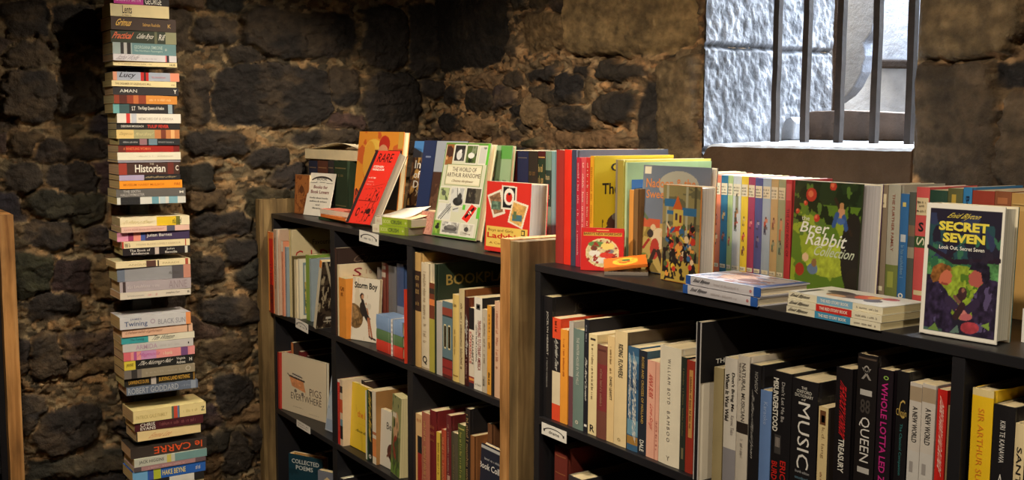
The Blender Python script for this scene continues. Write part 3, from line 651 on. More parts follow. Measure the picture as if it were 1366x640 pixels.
# label, picture x of the spine's two ends, rows of its head and foot at the near end, colour, lettering (s text, a..b along, c..d across, colour), bands along
TB = [
 ('magenta and black paperback at the very top of the tower', 151, 225, -7, 3.5, (196, 60, 150), [('ROSEMARY SMYTH', .02, .48, .3, .8, (236, 190, 220)), ('GEORGE', .56, .86, .1, .9, WHT)], [(.53, 1, BLK)]),
 ('cream paperback second from the top of the tower', 147, 225, 4, 15.6, CREAM, [('Lents', .2, .36, .25, .9, (60, 50, 40)), (9, .2, .36, .05, .2, (120, 100, 80))], [(.02, .2, (226, 214, 168))]),
 ('dark brown paperback with gold handwriting title near the tower top', 148, 235, 21, 35.4, (66, 54, 46), [('Grimus', .08, .31, .3, .85, (226, 180, 80), .02, .25), ('Salman Rushdie', .48, .75, .35, .6, (206, 160, 76)), ('K', .87, .92, .3, .6, (214, 170, 90))], []),
 ('dark green patterned paperback with orange and white script', 148.5, 235.5, 39, 53, (56, 60, 46), [('Practical', .04, .32, .3, .85, (226, 110, 70), .02, .2), ('Cullen Bryce', .39, .64, .25, .8, WHT, .01, .25), ('Rif', .73, .82, .3, .8, WHT, .01, .2)], [(.83, 1, (150, 150, 116)), (.66, .7, (110, 112, 84))]),
 ('thick teal paperback with a black and white photo on its spine', 150, 235, 55.8, 71, (108, 148, 148), [('GEORGIANA SIMEONE', .33, .78, .5, .8, (190, 212, 206)), ('The Northern Passengers', .33, .78, .2, .42, (190, 212, 206)), ('O', .82, .85, .4, .6, WHT)], [(0, .3, (160, 176, 174)), (.12, .28, (46, 44, 44)), (.17, .22, (190, 190, 186))]),
 ('white lilac paperback with grey script under the teal one', 150, 235, 71.3, 80.3, (220, 216, 222), [('Isabel Wolfe', .08, .4, .15, .9, (150, 140, 150), 0, .3), (12, .45, .68, .3, .55, (186, 180, 190))], [(.82, .87, (226, 120, 124)), (.84, .88, (50, 40, 50))]),
 ('thin cream paperback resting on the topmost gap of the tower', 151, 236, 80.6, 87, CREAM, [(24, .08, .6, .35, .62, (176, 160, 120)), ('10LIB', .88, .97, .25, .7, (70, 60, 50))], []),
 None,
 ('lilac grey paperback with red poppies on its spine', 151, 239, 95, 106.4, (170, 174, 192), [('Lucy', .1, .33, .2, .95, (40, 36, 44), .01, .2), (14, .58, .8, .35, .6, (206, 150, 160))], [(0, .06, (226, 160, 130)), (.41, .53, (200, 40, 36)), (.46, .49, (60, 30, 30)), (.86, 1, (236, 150, 120))]),
 ('slim cream paperback between the lilac and a black one', 149, 235, 106.7, 114, CREAM, [('THE DREAMER OF GREENSLADE MILL', .05, .6, .3, .65, (150, 134, 100)), (5, .92, .98, .3, .6, (140, 124, 90))], []),
 ('black paperback with spaced silver capitals and a bird emblem', 151, 238, 115, 125.8, (44, 46, 48), [('AMAN', .1, .36, .3, .7, (214, 214, 206)), ('Y', .92, .97, .25, .75, WHT, .03)], []),
 ('orange brown paperback with a dark red photo end', 152, 236.5, 126.2, 137.6, (222, 146, 62), [(16, .55, .9, .35, .65, (250, 206, 140))], [(0, .5, (146, 62, 36)), (.08, .2, (90, 40, 30)), (.3, .38, (196, 110, 60))]),
 ('black paperback with teal picture and white blackletter line', 151, 232, 138, 147.6, (36, 38, 42), [('The Kings Queens of Avalon', .4, .83, .3, .75, WHT, .02), ('S.T', .3, .36, .3, .75, WHT, .02)], [(0, .1, (110, 170, 170)), (.1, .26, (60, 90, 92)), (.9, .97, (150, 170, 180))]),
 ('white paperback with a red spot on its spine', 156, 241, 151, 163.4, (232, 226, 214), [('MEMOIRS OF A GEISHA', .33, .88, .3, .6, (186, 178, 168))], [(.14, .2, (216, 60, 54)), (.22, .3, (196, 200, 210))]),
 ('black paperback with red capitals in the middle of the tower', 156, 240, 164, 172.3, (36, 32, 34), [('DEBORAH MOGGACH', .07, .42, .35, .7, WHT), ('TULIP FEVER', .48, .82, .25, .75, (222, 60, 40), .02)], []),
 ('pale yellow paperback with a painted figure', 155.5, 239, 172.7, 184.4, (226, 200, 128), [('Dangerous', .05, .25, .3, .75, (180, 150, 90), 0, .2), ('Muriel Strand', .3, .56, .35, .7, (226, 216, 160), 0, .2)], [(.27, .6, (166, 160, 116)), (.6, 1, (196, 128, 76)), (.7, .78, (120, 60, 40)), (.86, .92, (236, 180, 120))]),
 ('thin black paperback with two small photos on the spine', 158.5, 239.5, 185, 193.4, (40, 40, 46), [(16, .06, .3, .35, .65, (190, 190, 190)), (14, .64, .9, .35, .65, (170, 170, 170))], [(.33, .45, (150, 110, 116)), (.48, .62, (110, 136, 150))]),
 ('red paperback with gold lettering', 157.5, 239.5, 193.7, 202.8, (170, 36, 28), [('A WHISTLING WOMAN', .08, .52, .3, .7, (232, 130, 80))], [(0, .12, (110, 40, 30)), (.9, 1, (120, 30, 24))]),
 ('cream white paperback above the thick dark novel', 156.5, 241, 203.2, 213.6, (234, 228, 206), [(22, .3, .9, .4, .6, (206, 198, 176))], []),
 ('very thin grey booklet under the cream white one', 157, 241, 213.8, 216.4, (150, 148, 160), [], []),
 ('thick dark novel with large white title across a red picture', 158.5, 240, 217.2, 232.4, (70, 48, 40), [('Historian', .26, .76, .18, .84, WHT, .02), ('THE', .5, .57, .8, .97, (200, 190, 170)), ('C', .93, .98, .3, .75, WHT, .03)], [(0, .13, (160, 60, 44)), (.8, .9, (110, 46, 36))]),
 ('half lilac half black slim paperback', 158.5, 240.5, 233.6, 240.8, (40, 34, 38), [('Julian Barton, Enemy', .42, .92, .3, .75, (214, 190, 140), 0, .2), ], [(0, .4, (176, 164, 196))]),
 ('bright orange paperback of the tower', 159, 243, 241.2, 252, (246, 156, 36), [('MUSEUM HARRY MULISCH', .06, .7, .35, .65, (206, 120, 20)), ('FIRE', .87, .97, .35, .65, (190, 96, 20))], []),
 ('thick grey paperback with small white capitals', 155, 247, 252.4, 263.2, (100, 98, 94), [('THE SIXTH', .1, .34, .55, .85, (200, 196, 190)), ('HALLOWMASTER', .06, .4, .12, .45, (190, 186, 180)), ('M', .91, .97, .35, .65, WHT, .03)], []),
 ('white paperback with pale blue clouds above the first wide gap', 156, 247.5, 263.6, 273.2, (218, 218, 212), [(18, .06, .32, .35, .6, (60, 60, 60))], [(.05, .33, (40, 40, 42)), (.5, .6, (110, 160, 176)), (.62, .7, (190, 210, 216)), (.75, .88, (130, 176, 190))]),
 None,
 ('white and yellow paperback with a flower, topmost below the wide gap', 160.5, 252.5, 291, 303, (240, 230, 190), [('To Prince a Flower', .04, .48, .3, .7, (206, 190, 130), 0, .2), (6, .75, .9, .2, .8, (90, 100, 50))], [(.52, .86, (236, 200, 40)), (.8, .86, (120, 120, 50))]),
 ('pink paperback with faint red capitals', 161, 252.5, 303.3, 310.4, (236, 190, 176), [('KATE ADIE ENGLISH PORTRAIT', .04, .62, .35, .65, (200, 140, 130))], [(.66, .78, (90, 90, 110))]),
 ('purple and pink paperback with a white author line', 157, 253, 311, 322.4, (66, 56, 92), [('Julian Barnes', .4, .75, .3, .8, WHT, .01), ], [(0, .15, (226, 150, 180)), (.15, .22, (150, 60, 100)), (.22, .32, (236, 150, 130)), (.32, .38, (70, 90, 160))]),
 ('ivory paperback with a black ink drawing at one end', 163, 253.5, 322.7, 331.8, (238, 222, 180), [('YOUNG BLOOD LONELY HARBOUR', .2, .86, .35, .62, (196, 176, 140)), (4, .04, .12, .2, .8, (50, 40, 36))], [(0, .025, (190, 70, 50)), (.93, .945, (190, 70, 50))]),
 ('black paperback with an oval portrait, lowest before the second gap', 164, 253.5, 332, 341.5, (34, 30, 30), [('The Book of', .1, .4, .5, .85, WHT), ('Evidence', .13, .38, .08, .4, WHT), ('John', .64, .76, .5, .85, WHT), ('Banville', .62, .8, .08, .4, WHT)], [(.47, .53, (206, 190, 180)), (.92, .96, (210, 210, 200))]),
 None,
 ('cream paperback with a small dark picture mid spine', 154.5, 254, 350, 358, (236, 222, 180), [('ANGUS', .16, .4, .3, .6, (196, 176, 130)), ('PARADE', .62, .85, .3, .6, (196, 176, 130))], [(.4, .53, (90, 60, 50)), (.55, .57, (60, 50, 40)), (.93, .97, (180, 80, 60))]),
 ('thick grey misty photo paperback', 157, 254.5, 358.4, 375, (150, 150, 154), [(8, .7, .86, .35, .6, (90, 86, 86))], [(0, .1, (110, 120, 136)), (.74, .9, (90, 86, 90)), (.9, 1, (200, 140, 120))]),
 ('mauve grey paperback with faint tall letters', 160, 254.5, 376.6, 390.6, (178, 164, 168), [(14, .1, .55, .35, .65, (206, 196, 196)), ('ANNE', .68, .94, .12, .85, (150, 134, 140), -.01)], [(.04, .08, (70, 56, 56))]),
 ('pale cream paperback at the bottom of its pile', 160, 254.5, 391, 400, (222, 214, 196), [(10, .1, .35, .35, .65, (180, 170, 160)), (10, .38, .52, .3, .7, (216, 150, 150)), ('Josephine Carr', .64, .84, .35, .7, (110, 100, 96)), ('B', .95, .98, .35, .65, (60, 60, 60))], []),
 None,
 ('pale grey paperback with blue lettering and an orange end', 159.5, 254, 423.6, 439.6, (206, 204, 208), [('Twining', .06, .38, .1, .62, (70, 90, 130), .01), ('JAMES', .14, .3, .66, .86, (110, 120, 150)), ('BLACK SUN', .53, .92, .2, .62, (150, 150, 160)), ('O', .42, .49, .3, .7, (170, 150, 170))], [(.93, 1, (236, 150, 90))]),
 ('beige pink paperback with small red title', 163, 257, 440, 450, (226, 186, 156), [('Unbearable Lightness', .05, .56, .3, .75, (150, 100, 80), 0, .1)], [(.92, .94, (120, 90, 70))]),
 ('teal and cream paperback with black script', 162.5, 259.5, 451, 459, (232, 226, 200), [('Tim Winton', .42, .72, .2, .9, (50, 60, 50), 0, .2), ('The Turning', .12, .3, .3, .7, (40, 90, 96))], [(0, .36, (60, 160, 164))]),
 ('pale silver paperback with faint mauve capitals', 164, 258, 460, 469.6, (206, 204, 200), [('ARMIDA', .18, .48, .2, .8, (190, 160, 180), .01), (12, .52, .8, .3, .6, (190, 186, 186)), ('.', .92, .94, .3, .6, (40, 40, 40))], []),
 ('pink and violet paperback', 165, 260, 470.8, 481.2, (236, 156, 150), [('Magnolia', .2, .5, .25, .8, (200, 110, 170), 0, .2), (5, .55, .68, .3, .7, (240, 220, 190))], [(0, .1, (226, 110, 120)), (.14, .18, (180, 90, 150)), (.24, .45, (206, 150, 196)), (.8, .9, (120, 80, 130)), (.9, .93, (226, 140, 150))]),
 ('black paperback with a yellow square and white script', 165.5, 258, 482.5, 492.6, (36, 32, 30), [('The Nutmeg Net', .2, .68, .25, .85, WHT, 0, .2), ('JANNIE', .03, .13, .3, .75, (120, 100, 30)), ('Virginia', .75, .88, .5, .85, WHT), ('Andrews', .75, .88, .1, .45, WHT), ('H', .94, .98, .3, .7, WHT, .03)], [(0, .16, (226, 206, 70))]),
 ('taupe paperback with a grey photo at one end', 165.5, 260, 494.6, 505.4, (158, 144, 122), [(18, .3, .8, .35, .65, (178, 166, 146)), ('O', .86, .94, .2, .8, (200, 190, 170))], [(0, .24, (120, 112, 104)), (.1, .18, (60, 56, 54))]),
 ('black paperback with gold capitals and a pale emblem', 166.5, 261, 506.4, 516.4, (40, 34, 30), [('LAWRENCE DURR', .06, .34, .25, .7, (196, 150, 60), .02), ('BURYING LAND NOTHING', .48, .92, .25, .75, (206, 160, 60), .02)], [(.37, .44, (190, 180, 170)), (.97, .99, (160, 120, 50))]),
 ('blue grey paperback with big grey capitals, lowest before the third gap', 169, 263.5, 517.3, 528.4, (110, 122, 140), [('ROBERT GODDARD', .02, .72, .12, .85, (178, 184, 192), .01), (8, .76, .9, .35, .65, (150, 160, 176))], [(.9, .97, (150, 160, 176))]),
 None,
 ('thick cream paperback with a bright small picture on its spine', 177, 274.5, 548.4, 564.4, (240, 220, 158), [('PATRICK GALE FAMILY', .04, .46, .3, .6, (206, 186, 120)), (10, .68, .88, .35, .6, (206, 186, 120)), ('Z', .93, .98, .3, .65, (60, 60, 60))], [(.52, .63, (90, 110, 90)), (.55, .6, (206, 80, 60)), (.6, .62, (110, 130, 180))]),
 ('dark maroon paperback with white capitals on two lines', 179.5, 270.5, 564.8, 575.8, (76, 30, 34), [('CHRIS', .08, .29, .5, .9, WHT, .015), ('EVANS', .08, .3, .08, .45, WHT, .015), (24, .36, .9, .35, .75, (150, 90, 90))], []),
 ('cream orange paperback with faint red script', 182, 268, 576.2, 589.4, (244, 216, 160), [('Emma Lee', .22, .54, .2, .7, (226, 170, 120), 0, .3)], [(0, .015, (60, 50, 44))]),
 None,
 ('thick black paperback with orange capitals upside down', 174.5, 275.5, 599.3, 612, (60, 54, 48), [('le CARRE', .06, .66, .12, .82, (226, 90, 40), .01)], []),
 ('white and teal paperback with dark capitals', 178.5, 275.5, 612.5, 623, (200, 204, 190), [('JACK HIGGINS', .06, .4, .25, .75, (90, 96, 90), .01)], [(.55, 1, (120, 160, 160)), (.44, .5, (210, 200, 100))]),
 ('slim dusky pink and grey paperback', 178, 274, 623.5, 629.4, (176, 136, 140), [(16, .2, .7, .35, .65, (226, 190, 190))], [(0, .1, (90, 80, 84)), (.85, 1, (110, 90, 96))]),
 ('bright blue paperback with white and yellow lettering', 176.5, 274, 629.8, 641.8, (46, 100, 190), [('HAKE BEYNE', .4, .72, .25, .75, (236, 220, 130), .015), (4, .86, .94, .3, .7, WHT)], [(0, .2, (120, 180, 226)), (.22, .32, (70, 90, 170)), (.28, .38, (190, 200, 60))]),
 ('black and white paperback at the lower edge of the tower', 182, 272, 643, 653, (40, 38, 38), [(18, .5, .8, .3, .7, WHT)], [(.48, .85, (226, 224, 214))]),
 ('cream paperback hidden low in the tower', 180, 272, 653.5, 664, CREAM, [(14, .2, .6, .35, .65, (150, 130, 100))], []),
]
prev = None; pend = []
items = []
for e in TB:
    if e is None: items.append(None); continue
    lab, xl, xr, yt, yb, col, tx, bd = e
    ym = (yt+yb)/2
    y0 = y_at(xl, XS, at(xl, ym, 0, XS)[2]); y1 = y_at(xr, XS, at(xl, ym, 0, XS)[2])
    items.append([lab, y0, y1, at(xl, yb, 0, XS)[2], at(xl, yt, 0, XS)[2], col, tx, bd])
# rest every book on the one below it, or on a plate of the stand
for k in range(len(items)-1, -1, -1):
    e = items[k]
    if e is None: continue
    below = items[k+1] if k+1 < len(items) else None
    if below is not None: e[3] = below[4]+0.0004
for k, e in enumerate(items):
    if e is None: continue
    lab, y0, y1, z0, z1, col, tx, bd = e
    flip = 'upside' in lab
    T = max(z1-z0-0.0004, 0.003); H = y1-y0
    txt = []
    for t in tx:
        s, a, b, c, d, cc = t[:6]; bo = t[6] if len(t) > 6 else 0.008; sl = t[7] if len(t) > 7 else 0
        txt.append(('v', s, 1-b, 1-a, c, d, cc, bo, sl))
    if flip: txt = [('v', s, .30, .94, c, d, cc, bo, sl) for (_, s, a, b, c, d, cc, bo, sl) in txt]
    bands = [(1-b, 1-a, c) for a, b, c in bd]
    rr = random.Random(k*7+1); dep = rr.uniform(.122, .130); setb = rr.uniform(-.004, .004)
    b = book(lab, dep, H, T, 'pb', jit(col, 3), bands, txt, page=jit((214, 190, 140), 8), group=GP)
    ya = R(rr.uniform(-1.5, 1.5)); c_, s_ = math.cos(ya), math.sin(ya)
    ey = np.array([-c_, -s_, 0]); ez = np.array([s_, -c_, 0])          # depth into the stand, head towards the near end
    if flip: axes(b, (XS+setb, y0, z1-0.0002), -Z, ey, -ez)
    else: axes(b, (XS+setb, y1, z0), Z, ey, ez)
    if k+1 == len(items) or items[k+1] is None:                        # lowest of its pile: the plate that carries it
        bx('shelf_plate', (-1.1355, -0.53, z0-0.0035), (-1.012, -0.39, z0-0.0006), 'steel', tw, loc=(-1.13, -0.46, 0))
# ------------------------------------------------------------------ shelf rows: (label, kind, left, right, head row, colour, options)
RED, DKRED, NAVY, DKG, TANC, ORG = (206, 44, 34), (96, 28, 30), (44, 48, 72), (44, 58, 46), (190, 152, 96), (226, 140, 50)
def run(row, z, Y, rows, group, depth=None):
    for e in rows:
        lab, kind, L, Rr, top, col = e[:6]; o = dict(e[6]) if len(e) > 6 else {}
        y = o.pop('Y', Y); o.setdefault('W', depth)
        upright(row, z, y, L, Rr, top, lab, kind=kind, col=col, group=group, **o)
V = lambda s, a, b, c, d, col, bo=0.012, sl=0: ('v', s, a, b, c, d, col, bo, sl)
Hh = lambda s, a, b, c, d, col, bo=0.012: ('h', s, a, b, c, d, col, bo)
q = lambda a, b, c, d, col: ('q', a, b, c, d, col)
# left bookcase, upper row, far compartment
run('A1', Z1, 0.004, [
 ('thin orange and red spine, first in the upper compartment beside the timber end', 'pb', 358, 365.6, 309, (226, 120, 60), {'Y': -0.022, 'W': .16, 'bands': [(0, .35, (130, 30, 24)), (.35, .92, (214, 44, 30))], 'txt': [q(.02, .98, 0, .25, (236, 150, 70)), V(14, .1, .6, .4, .8, (60, 20, 20))]}),
 ('beige pink slim hardback with white edge beside the orange and red one', 'hj', 366, 372.4, 306, (206, 176, 150), {'Y': -0.020, 'W': .19, 'txt': [V(20, .3, .9, .3, .6, (150, 110, 90)), q(0, 1, .8, 1, (236, 226, 206))]}),
 ('slate blue slim hardback set behind the salmon one', 'hj', 372.8, 376, 315, (70, 90, 120), {'Y': 0.02, 'W': .2}),
 ('short salmon spine with white head in the upper far compartment', 'pb', 374.2, 379, 321, (226, 150, 116), {'Y': -0.012, 'W': .12, 'bands': [(.86, 1, (236, 228, 206))], 'txt': [V(16, .2, .8, .3, .7, (180, 90, 70))]}),
 ('light grey blue spine with pale lettering next to the salmon one', 'pb', 379.2, 383.4, 329, (140, 158, 170), {'Y': -0.006, 'W': .13, 'txt': [V(18, .25, .9, .3, .7, (90, 106, 124))]}),
 ('large cream poetry hardback with red name on its cover, tallest in the far compartment', 'hj', 383.6, 388, 306, (226, 204, 140), {'Y': 0.004, 'W': .27, 'fcol': (206, 190, 150), 'ftxt': [('Favourite Poems of', .30, .92, .82, .88, (60, 50, 40), 0), ('C. J. DENNIS', .06, 1.0, .58, .76, (176, 40, 36), 0)]}),
 ('dark olive slim book in front of the large cream cover', 'hb', 388.2, 392.5, 341, (96, 84, 50), {'Y': 0.008, 'W': .15, 'txt': [V(16, .3, .85, .3, .7, (170, 150, 90))]}),
 ('cream paperback block beside the pictured white book', 'pb', 392.7, 396.5, 346, (226, 210, 172), {'Y': 0.010, 'W': .14}),
], 'books in the upper far compartment')
p = Pic(.13, .18, (232, 224, 200)); p.rect(.08, .06, .92, .94, (120, 140, 150)).rect(.12, .09, .88, .9, (196, 176, 96), .4).rect(.12, .62, .88, .9, (206, 206, 186)).blot(9, 9, .52, (96, 110, 70), 4, (.12, .09, .88, .6)).ell(.5, .45, .16, .1, (150, 120, 60))
upright('A1', Z1, 0.014, 396.7, 400.5, 345, 'white paperback with a framed country landscape and a script title on its cover', W=.145, kind='pb', col=(232, 224, 200), front=p,
        ftxt=[('The', .34, .66, .70, .82, (60, 60, 70), 0, .2)], group='books in the upper far compartment')
upright('A1', Z1, 0.03, 409, 413.5, 340, 'bright green thin book wedged between the landscape cover and the leaning one', W=.2, kind='pb', col=(130, 160, 60), fcol=(120, 150, 60), group='books in the upper far compartment')
upright('A1', Z1, 0.03, 413.8, 416, 345, 'pale blue grey thin book beside the bright green one', W=.17, kind='pb', col=(150, 164, 170), group='books in the upper far compartment')
p = Pic(.13, .19, (80, 66, 52)); p.blot(10, 14, .46, (44, 34, 28), 6).blot(14, 8, .56, (176, 160, 130), 9).line((.1, 1), (.5, .3), .03, (190, 176, 146)).line((.9, .9), (.4, .3), .03, (40, 30, 26)).line((.6, 1), (.45, .3), .03, (190, 170, 136)).rect(.25, .13, .6, .17, (214, 206, 190)).rect(.2, .09, .6, .105, (190, 180, 160))
upright('A1', Z1, -0.012, 418, 421, 343, 'sepia paperback patterned with long leaves, leaning against the compartment divider', W=.13, kind='pb', col=(206, 196, 170), front=p, bands=[(.9, 1, (226, 140, 60))], tilt=15, group='books in the upper far compartment')
# left bookcase, upper row, middle compartment
upright('B1', Z1, 0.002, 446.8, 450, 331, 'tall dark brown hardback against the divider in the middle compartment', W=.29, kind='hb', col=(72, 50, 42), fcol=(60, 44, 38), ftxt=[('Captain', .2, .7, .80, .92, (110, 90, 74), 0, .2)], group='books in the middle upper compartment')
upright('B1', Z1, 0.004, 450.2, 452.6, 353, 'cream hardback with a red script S behind the orange spine', W=.21, kind='hj', col=(232, 214, 172), fcol=(232, 212, 176), ftxt=[('S', .24, .38, .82, .94, (150, 40, 50), 0, .2), (8, .45, .9, .85, .91, (196, 150, 120))], group='books in the middle upper compartment')
upright('B1', Z1, 0.003, 452.8, 462, 370, 'plain orange spine standing beside the white cover with a seated figure', W=.075, kind='pb', col=(232, 150, 60), txt=[('v', 'S', .78, .86, .25, .75, (150, 80, 20), .01), V(6, .7, .76, .3, .7, (150, 80, 20)), V('G', .8, .86, .55, .7, (140, 76, 20))], group='books in the middle upper compartment')
p = Pic(.13, .175, (226, 216, 196)); p.blot(7, 3, .60, (210, 198, 172), 3)
p.ell(.10, .38, .34, .19, (120, 92, 58), -20, .5).ell(.06, .44, .22, .1, (150, 118, 78), -20, .4)
p.ell(.40, .50, .10, .12, (52, 46, 42), 20).poly([(.33, .66), (.42, .66), (.62, .42), (.72, .36), (.60, .30), (.42, .42)], (48, 42, 40)).ell(.36, .71, .075, .05, (60, 40, 30)).ell(.385, .70, .05, .035, (190, 140, 104))
p.line((.62, .36), (.70, .08), .028, (176, 110, 78)).line((.66, .36), (.80, .06), .028, (166, 100, 70)).line((.70, .08), (.78, .05), .02, (60, 40, 34)).line((.80, .06), (.92, .04), .02, (60, 40, 34)).line((.52, .6), (.62, .44), .022, (176, 120, 84)).line((.54, .56), (.66, .52), .03, (214, 206, 186)).ell(.64, .56, .08, .05, (206, 196, 176))
facing(Z1, 'white paperback with black title over a seated figure on a rock', (467.8, 452), (508, 457), (467.2, 369), .012, yaw=20, lean=4, kind='pb', col=(226, 216, 196), front=p, ftxt=[('Storm Boy', .08, .92, .80, .93, (36, 32, 32), .03)], group='books in the middle upper compartment')
upright('B1', Z1, 0.08, 504, 508, 356, 'grey backed book behind the white cover with the seated figure', W=.15, kind='pb', col=(120, 112, 108), group='books in the middle upper compartment')
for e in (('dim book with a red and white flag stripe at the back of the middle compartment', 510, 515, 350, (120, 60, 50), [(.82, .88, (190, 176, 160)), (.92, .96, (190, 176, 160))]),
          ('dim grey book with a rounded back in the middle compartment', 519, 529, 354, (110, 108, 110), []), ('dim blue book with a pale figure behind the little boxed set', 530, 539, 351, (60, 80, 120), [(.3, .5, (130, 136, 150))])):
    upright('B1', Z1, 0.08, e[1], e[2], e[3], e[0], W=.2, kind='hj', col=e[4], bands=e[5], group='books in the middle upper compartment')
# three little books tied with a ribbon
a = at(502.5, 466, 2, Z1); X0, Y0 = a[0], a[1]; X1 = x_at(538.6, Y0+.004, Z1)
st = empty('miniature_book_set', ((X0+X1)/2, Y0, Z1), 'three tiny blue green and red books tied into a stack with a white ribbon', 'book set')
zc = Z1+0.0006; hts = (0.0335, 0.0315, 0.043); cols = ((214, 62, 44), (96, 130, 84), (136, 166, 206))
wr = X1-X0
for hgt_, c_ in zip(hts, cols):
    r_ = book(None, .058, wr, hgt_-.0006, 'hj', c_, bands=[(.3, .34, mixc(c_, (255, 255, 255), .3)), (.5, .52, mixc(c_, (255, 255, 255), .25))]); r_.name = 'tiny_book'
    del r_['category']
    r_.parent = st; m_ = Matrix.Identity(4)
    for q_, ax_ in enumerate(((0, 0, 1), (0, 1, 0), (-1, 0, 0))):
        for w_ in range(3): m_[w_][q_] = ax_[w_]
    m_[0][3] = wr/2; m_[1][3] = 0; m_[2][3] = zc-Z1; r_.matrix_basis = m_
    zc += hgt_
rb = MB(); xr = wr*.14; hh = zc-Z1
for k_ in range(16):
    z0_, z1_ = .0008+(hh-.0012)*k_/16, .0008+(hh-.0012)*(k_+1)/16
    rb.box((xr, -.0058, z0_), (xr+.008, -.0046, z1_), (236, 230, 220) if k_ % 2 else (206, 196, 190))
rb.box((xr, -.0058, hh), (xr+.008, .056, hh+.001), (236, 230, 220)); rb.build('ribbon', M['cloth'], st)['label'] = 'white patterned ribbon'
upright('B1', Z1, -0.004, 539.3, 541.6, 386, 'very thin red book upright against the divider beside the tied set', W=.15, kind='pb', col=(206, 60, 36), group='books in the middle upper compartment')
# left bookcase, upper row, near compartment
run('C1', Z1, 0.010, [
 ('tall tan hardback with a dark brown title block at the divider', 'hb', 551.3, 562, 335.5, (196, 156, 96), {'W': .22, 'bands': [(.49, .84, (58, 40, 30))], 'txt': [Hh('HISTORY', .76, .80, .15, .85, TANC), Hh('OF THE', .70, .73, .25, .75, TANC), Hh('BOOK', .64, .68, .2, .8, TANC), Hh(5, .54, .58, .2, .8, TANC)]}),
 ('speckled off white tall hardback next to the tan one', 'hj', 562.6, 572.6, 350, (222, 206, 176), {'W': .24, 'bands': [(.0, .02, (180, 160, 130))], 'txt': [V(30, .25, .92, .3, .7, (170, 146, 116)), Hh('Q', .05, .13, .2, .8, (50, 44, 40), .02)]}),
 ('slim book with an orange flower head and yellow green foot', 'pb', 573, 579.8, 377, (176, 164, 70), {'W': .16, 'bands': [(.6, 1, (120, 62, 40)), (.75, .82, (226, 130, 70)), (.88, .94, (60, 50, 40))]}),
 ('large dark green book of bookplates, its cover lettered in gold', 'hj', 579.9, 582.4, 352, (40, 54, 38), {'W': .3, 'fcol': (38, 50, 36), 'ftxt': [('BOOKPLATES', .10, .95, .80, .90, (160, 134, 70), .015), ('DESIGNS', .35, .8, .70, .76, (90, 86, 60), 0)]}),
 ('pale grey slim spine beside the teal and red banded one', 'pb', 582.6, 590, 401, (186, 180, 172), {'W': .125}),
 ('paperback banded teal and brick red with two cream ovals', 'pb', 590.2, 603.4, 401, (100, 124, 132), {'W': .13, 'bands': [(.82, .92, (150, 70, 54)), (.04, .24, (150, 50, 44)), (0, .04, (90, 40, 36)), (.24, .26, (60, 50, 46)), (.12, .14, (110, 40, 38)), (.8, .82, (60, 60, 60))],
     'txt': [q(.40, .68, .14, .42, (226, 210, 160)), q(.38, .70, .18, .38, (226, 210, 160)), q(.40, .68, .56, .84, (226, 210, 160)), q(.38, .70, .60, .80, (226, 210, 160)), V(14, .41, .67, .20, .36, (60, 50, 44)), V(12, .43, .65, .62, .78, (60, 50, 44))]}),
 ('pale yellow spine with gilt lines near the banded paperback', 'hb', 604, 612.3, 392, (216, 186, 110), {'W': .15, 'txt': [Hh(4, .86, .9, .2, .8, (110, 80, 40)), V(16, .3, .6, .35, .6, (180, 146, 80)), q(.06, .075, .1, .9, (150, 116, 60))]}),
 ('beige tall spine with brown cover showing above its neighbours', 'hj', 612.5, 619.6, 385, (206, 186, 140), {'W': .27, 'fcol': (130, 80, 44), 'txt': [V(22, .15, .85, .3, .7, (120, 96, 66))]}),
 ('dark maroon spine with white handwriting', 'hj', 619.8, 625.4, 396, (66, 30, 28), {'W': .2, 'fcol': (110, 56, 34), 'txt': [V('Making Places', .35, .78, .15, .85, WHT, 0, .25), V(10, .08, .3, .3, .7, (190, 150, 140))]}),
 ('white spine with red lettering, black head and small photo foot', 'pb', 625.6, 632.4, 410, (226, 212, 190), {'W': .125, 'bands': [(.73, 1, (36, 32, 32)), (0, .06, (50, 40, 50)), (.06, .14, (150, 60, 50)), (.09, .12, (226, 150, 80))], 'txt': [V('EXPERIENCE', .3, .7, .12, .5, (190, 50, 40), .01), V('ALPHABETS', .3, .68, .58, .9, (60, 50, 50), .01)]}),
 ('white thick paperback with a round crest and red capitals down its spine', 'pb', 632.6, 643, 395.6, (230, 222, 206), {'W': .16, 'fcol': (40, 36, 36), 'txt': [V('TRAVELLING TO LITERARY AMERICA', .22, .76, .45, .85, (150, 44, 40), .01), V('LEAVES FROM A JOURNAL', .3, .7, .15, .35, (70, 64, 60)), q(.87, .93, .25, .75, (90, 84, 80)), q(.885, .915, .35, .65, (220, 212, 196)), Hh(6, .05, .07, .15, .85, (120, 110, 100))]}),
 ('grey beige narrow spine with dark lower lettering', 'pb', 643.2, 649.5, 412, (196, 182, 158), {'W': .12, 'txt': [V(24, .35, .9, .3, .65, (130, 110, 90)), Hh(3, .08, .2, .2, .8, (60, 54, 48))]}),
 ('orange yellow narrow spine edged in black', 'pb', 649.7, 656.4, 407, (226, 160, 60), {'W': .13, 'fcol': (40, 34, 30), 'txt': [q(0, 1, .84, 1, (40, 34, 30)), V(18, .5, .9, .3, .6, (130, 70, 30)), V(10, .1, .25, .25, .65, (50, 40, 30))]}),
 ('thin black spine between the orange yellow and the salmon cream ones', 'pb', 656.5, 659.4, 410, (34, 30, 32), {'W': .13}),
 ('salmon cream spine half hidden by the middle timber post', 'hj', 659.6, 667, 401, (222, 180, 146), {'W': .16, 'txt': [V(24, .3, .9, .3, .7, (196, 120, 90))]}),
], 'books in the upper near compartment')
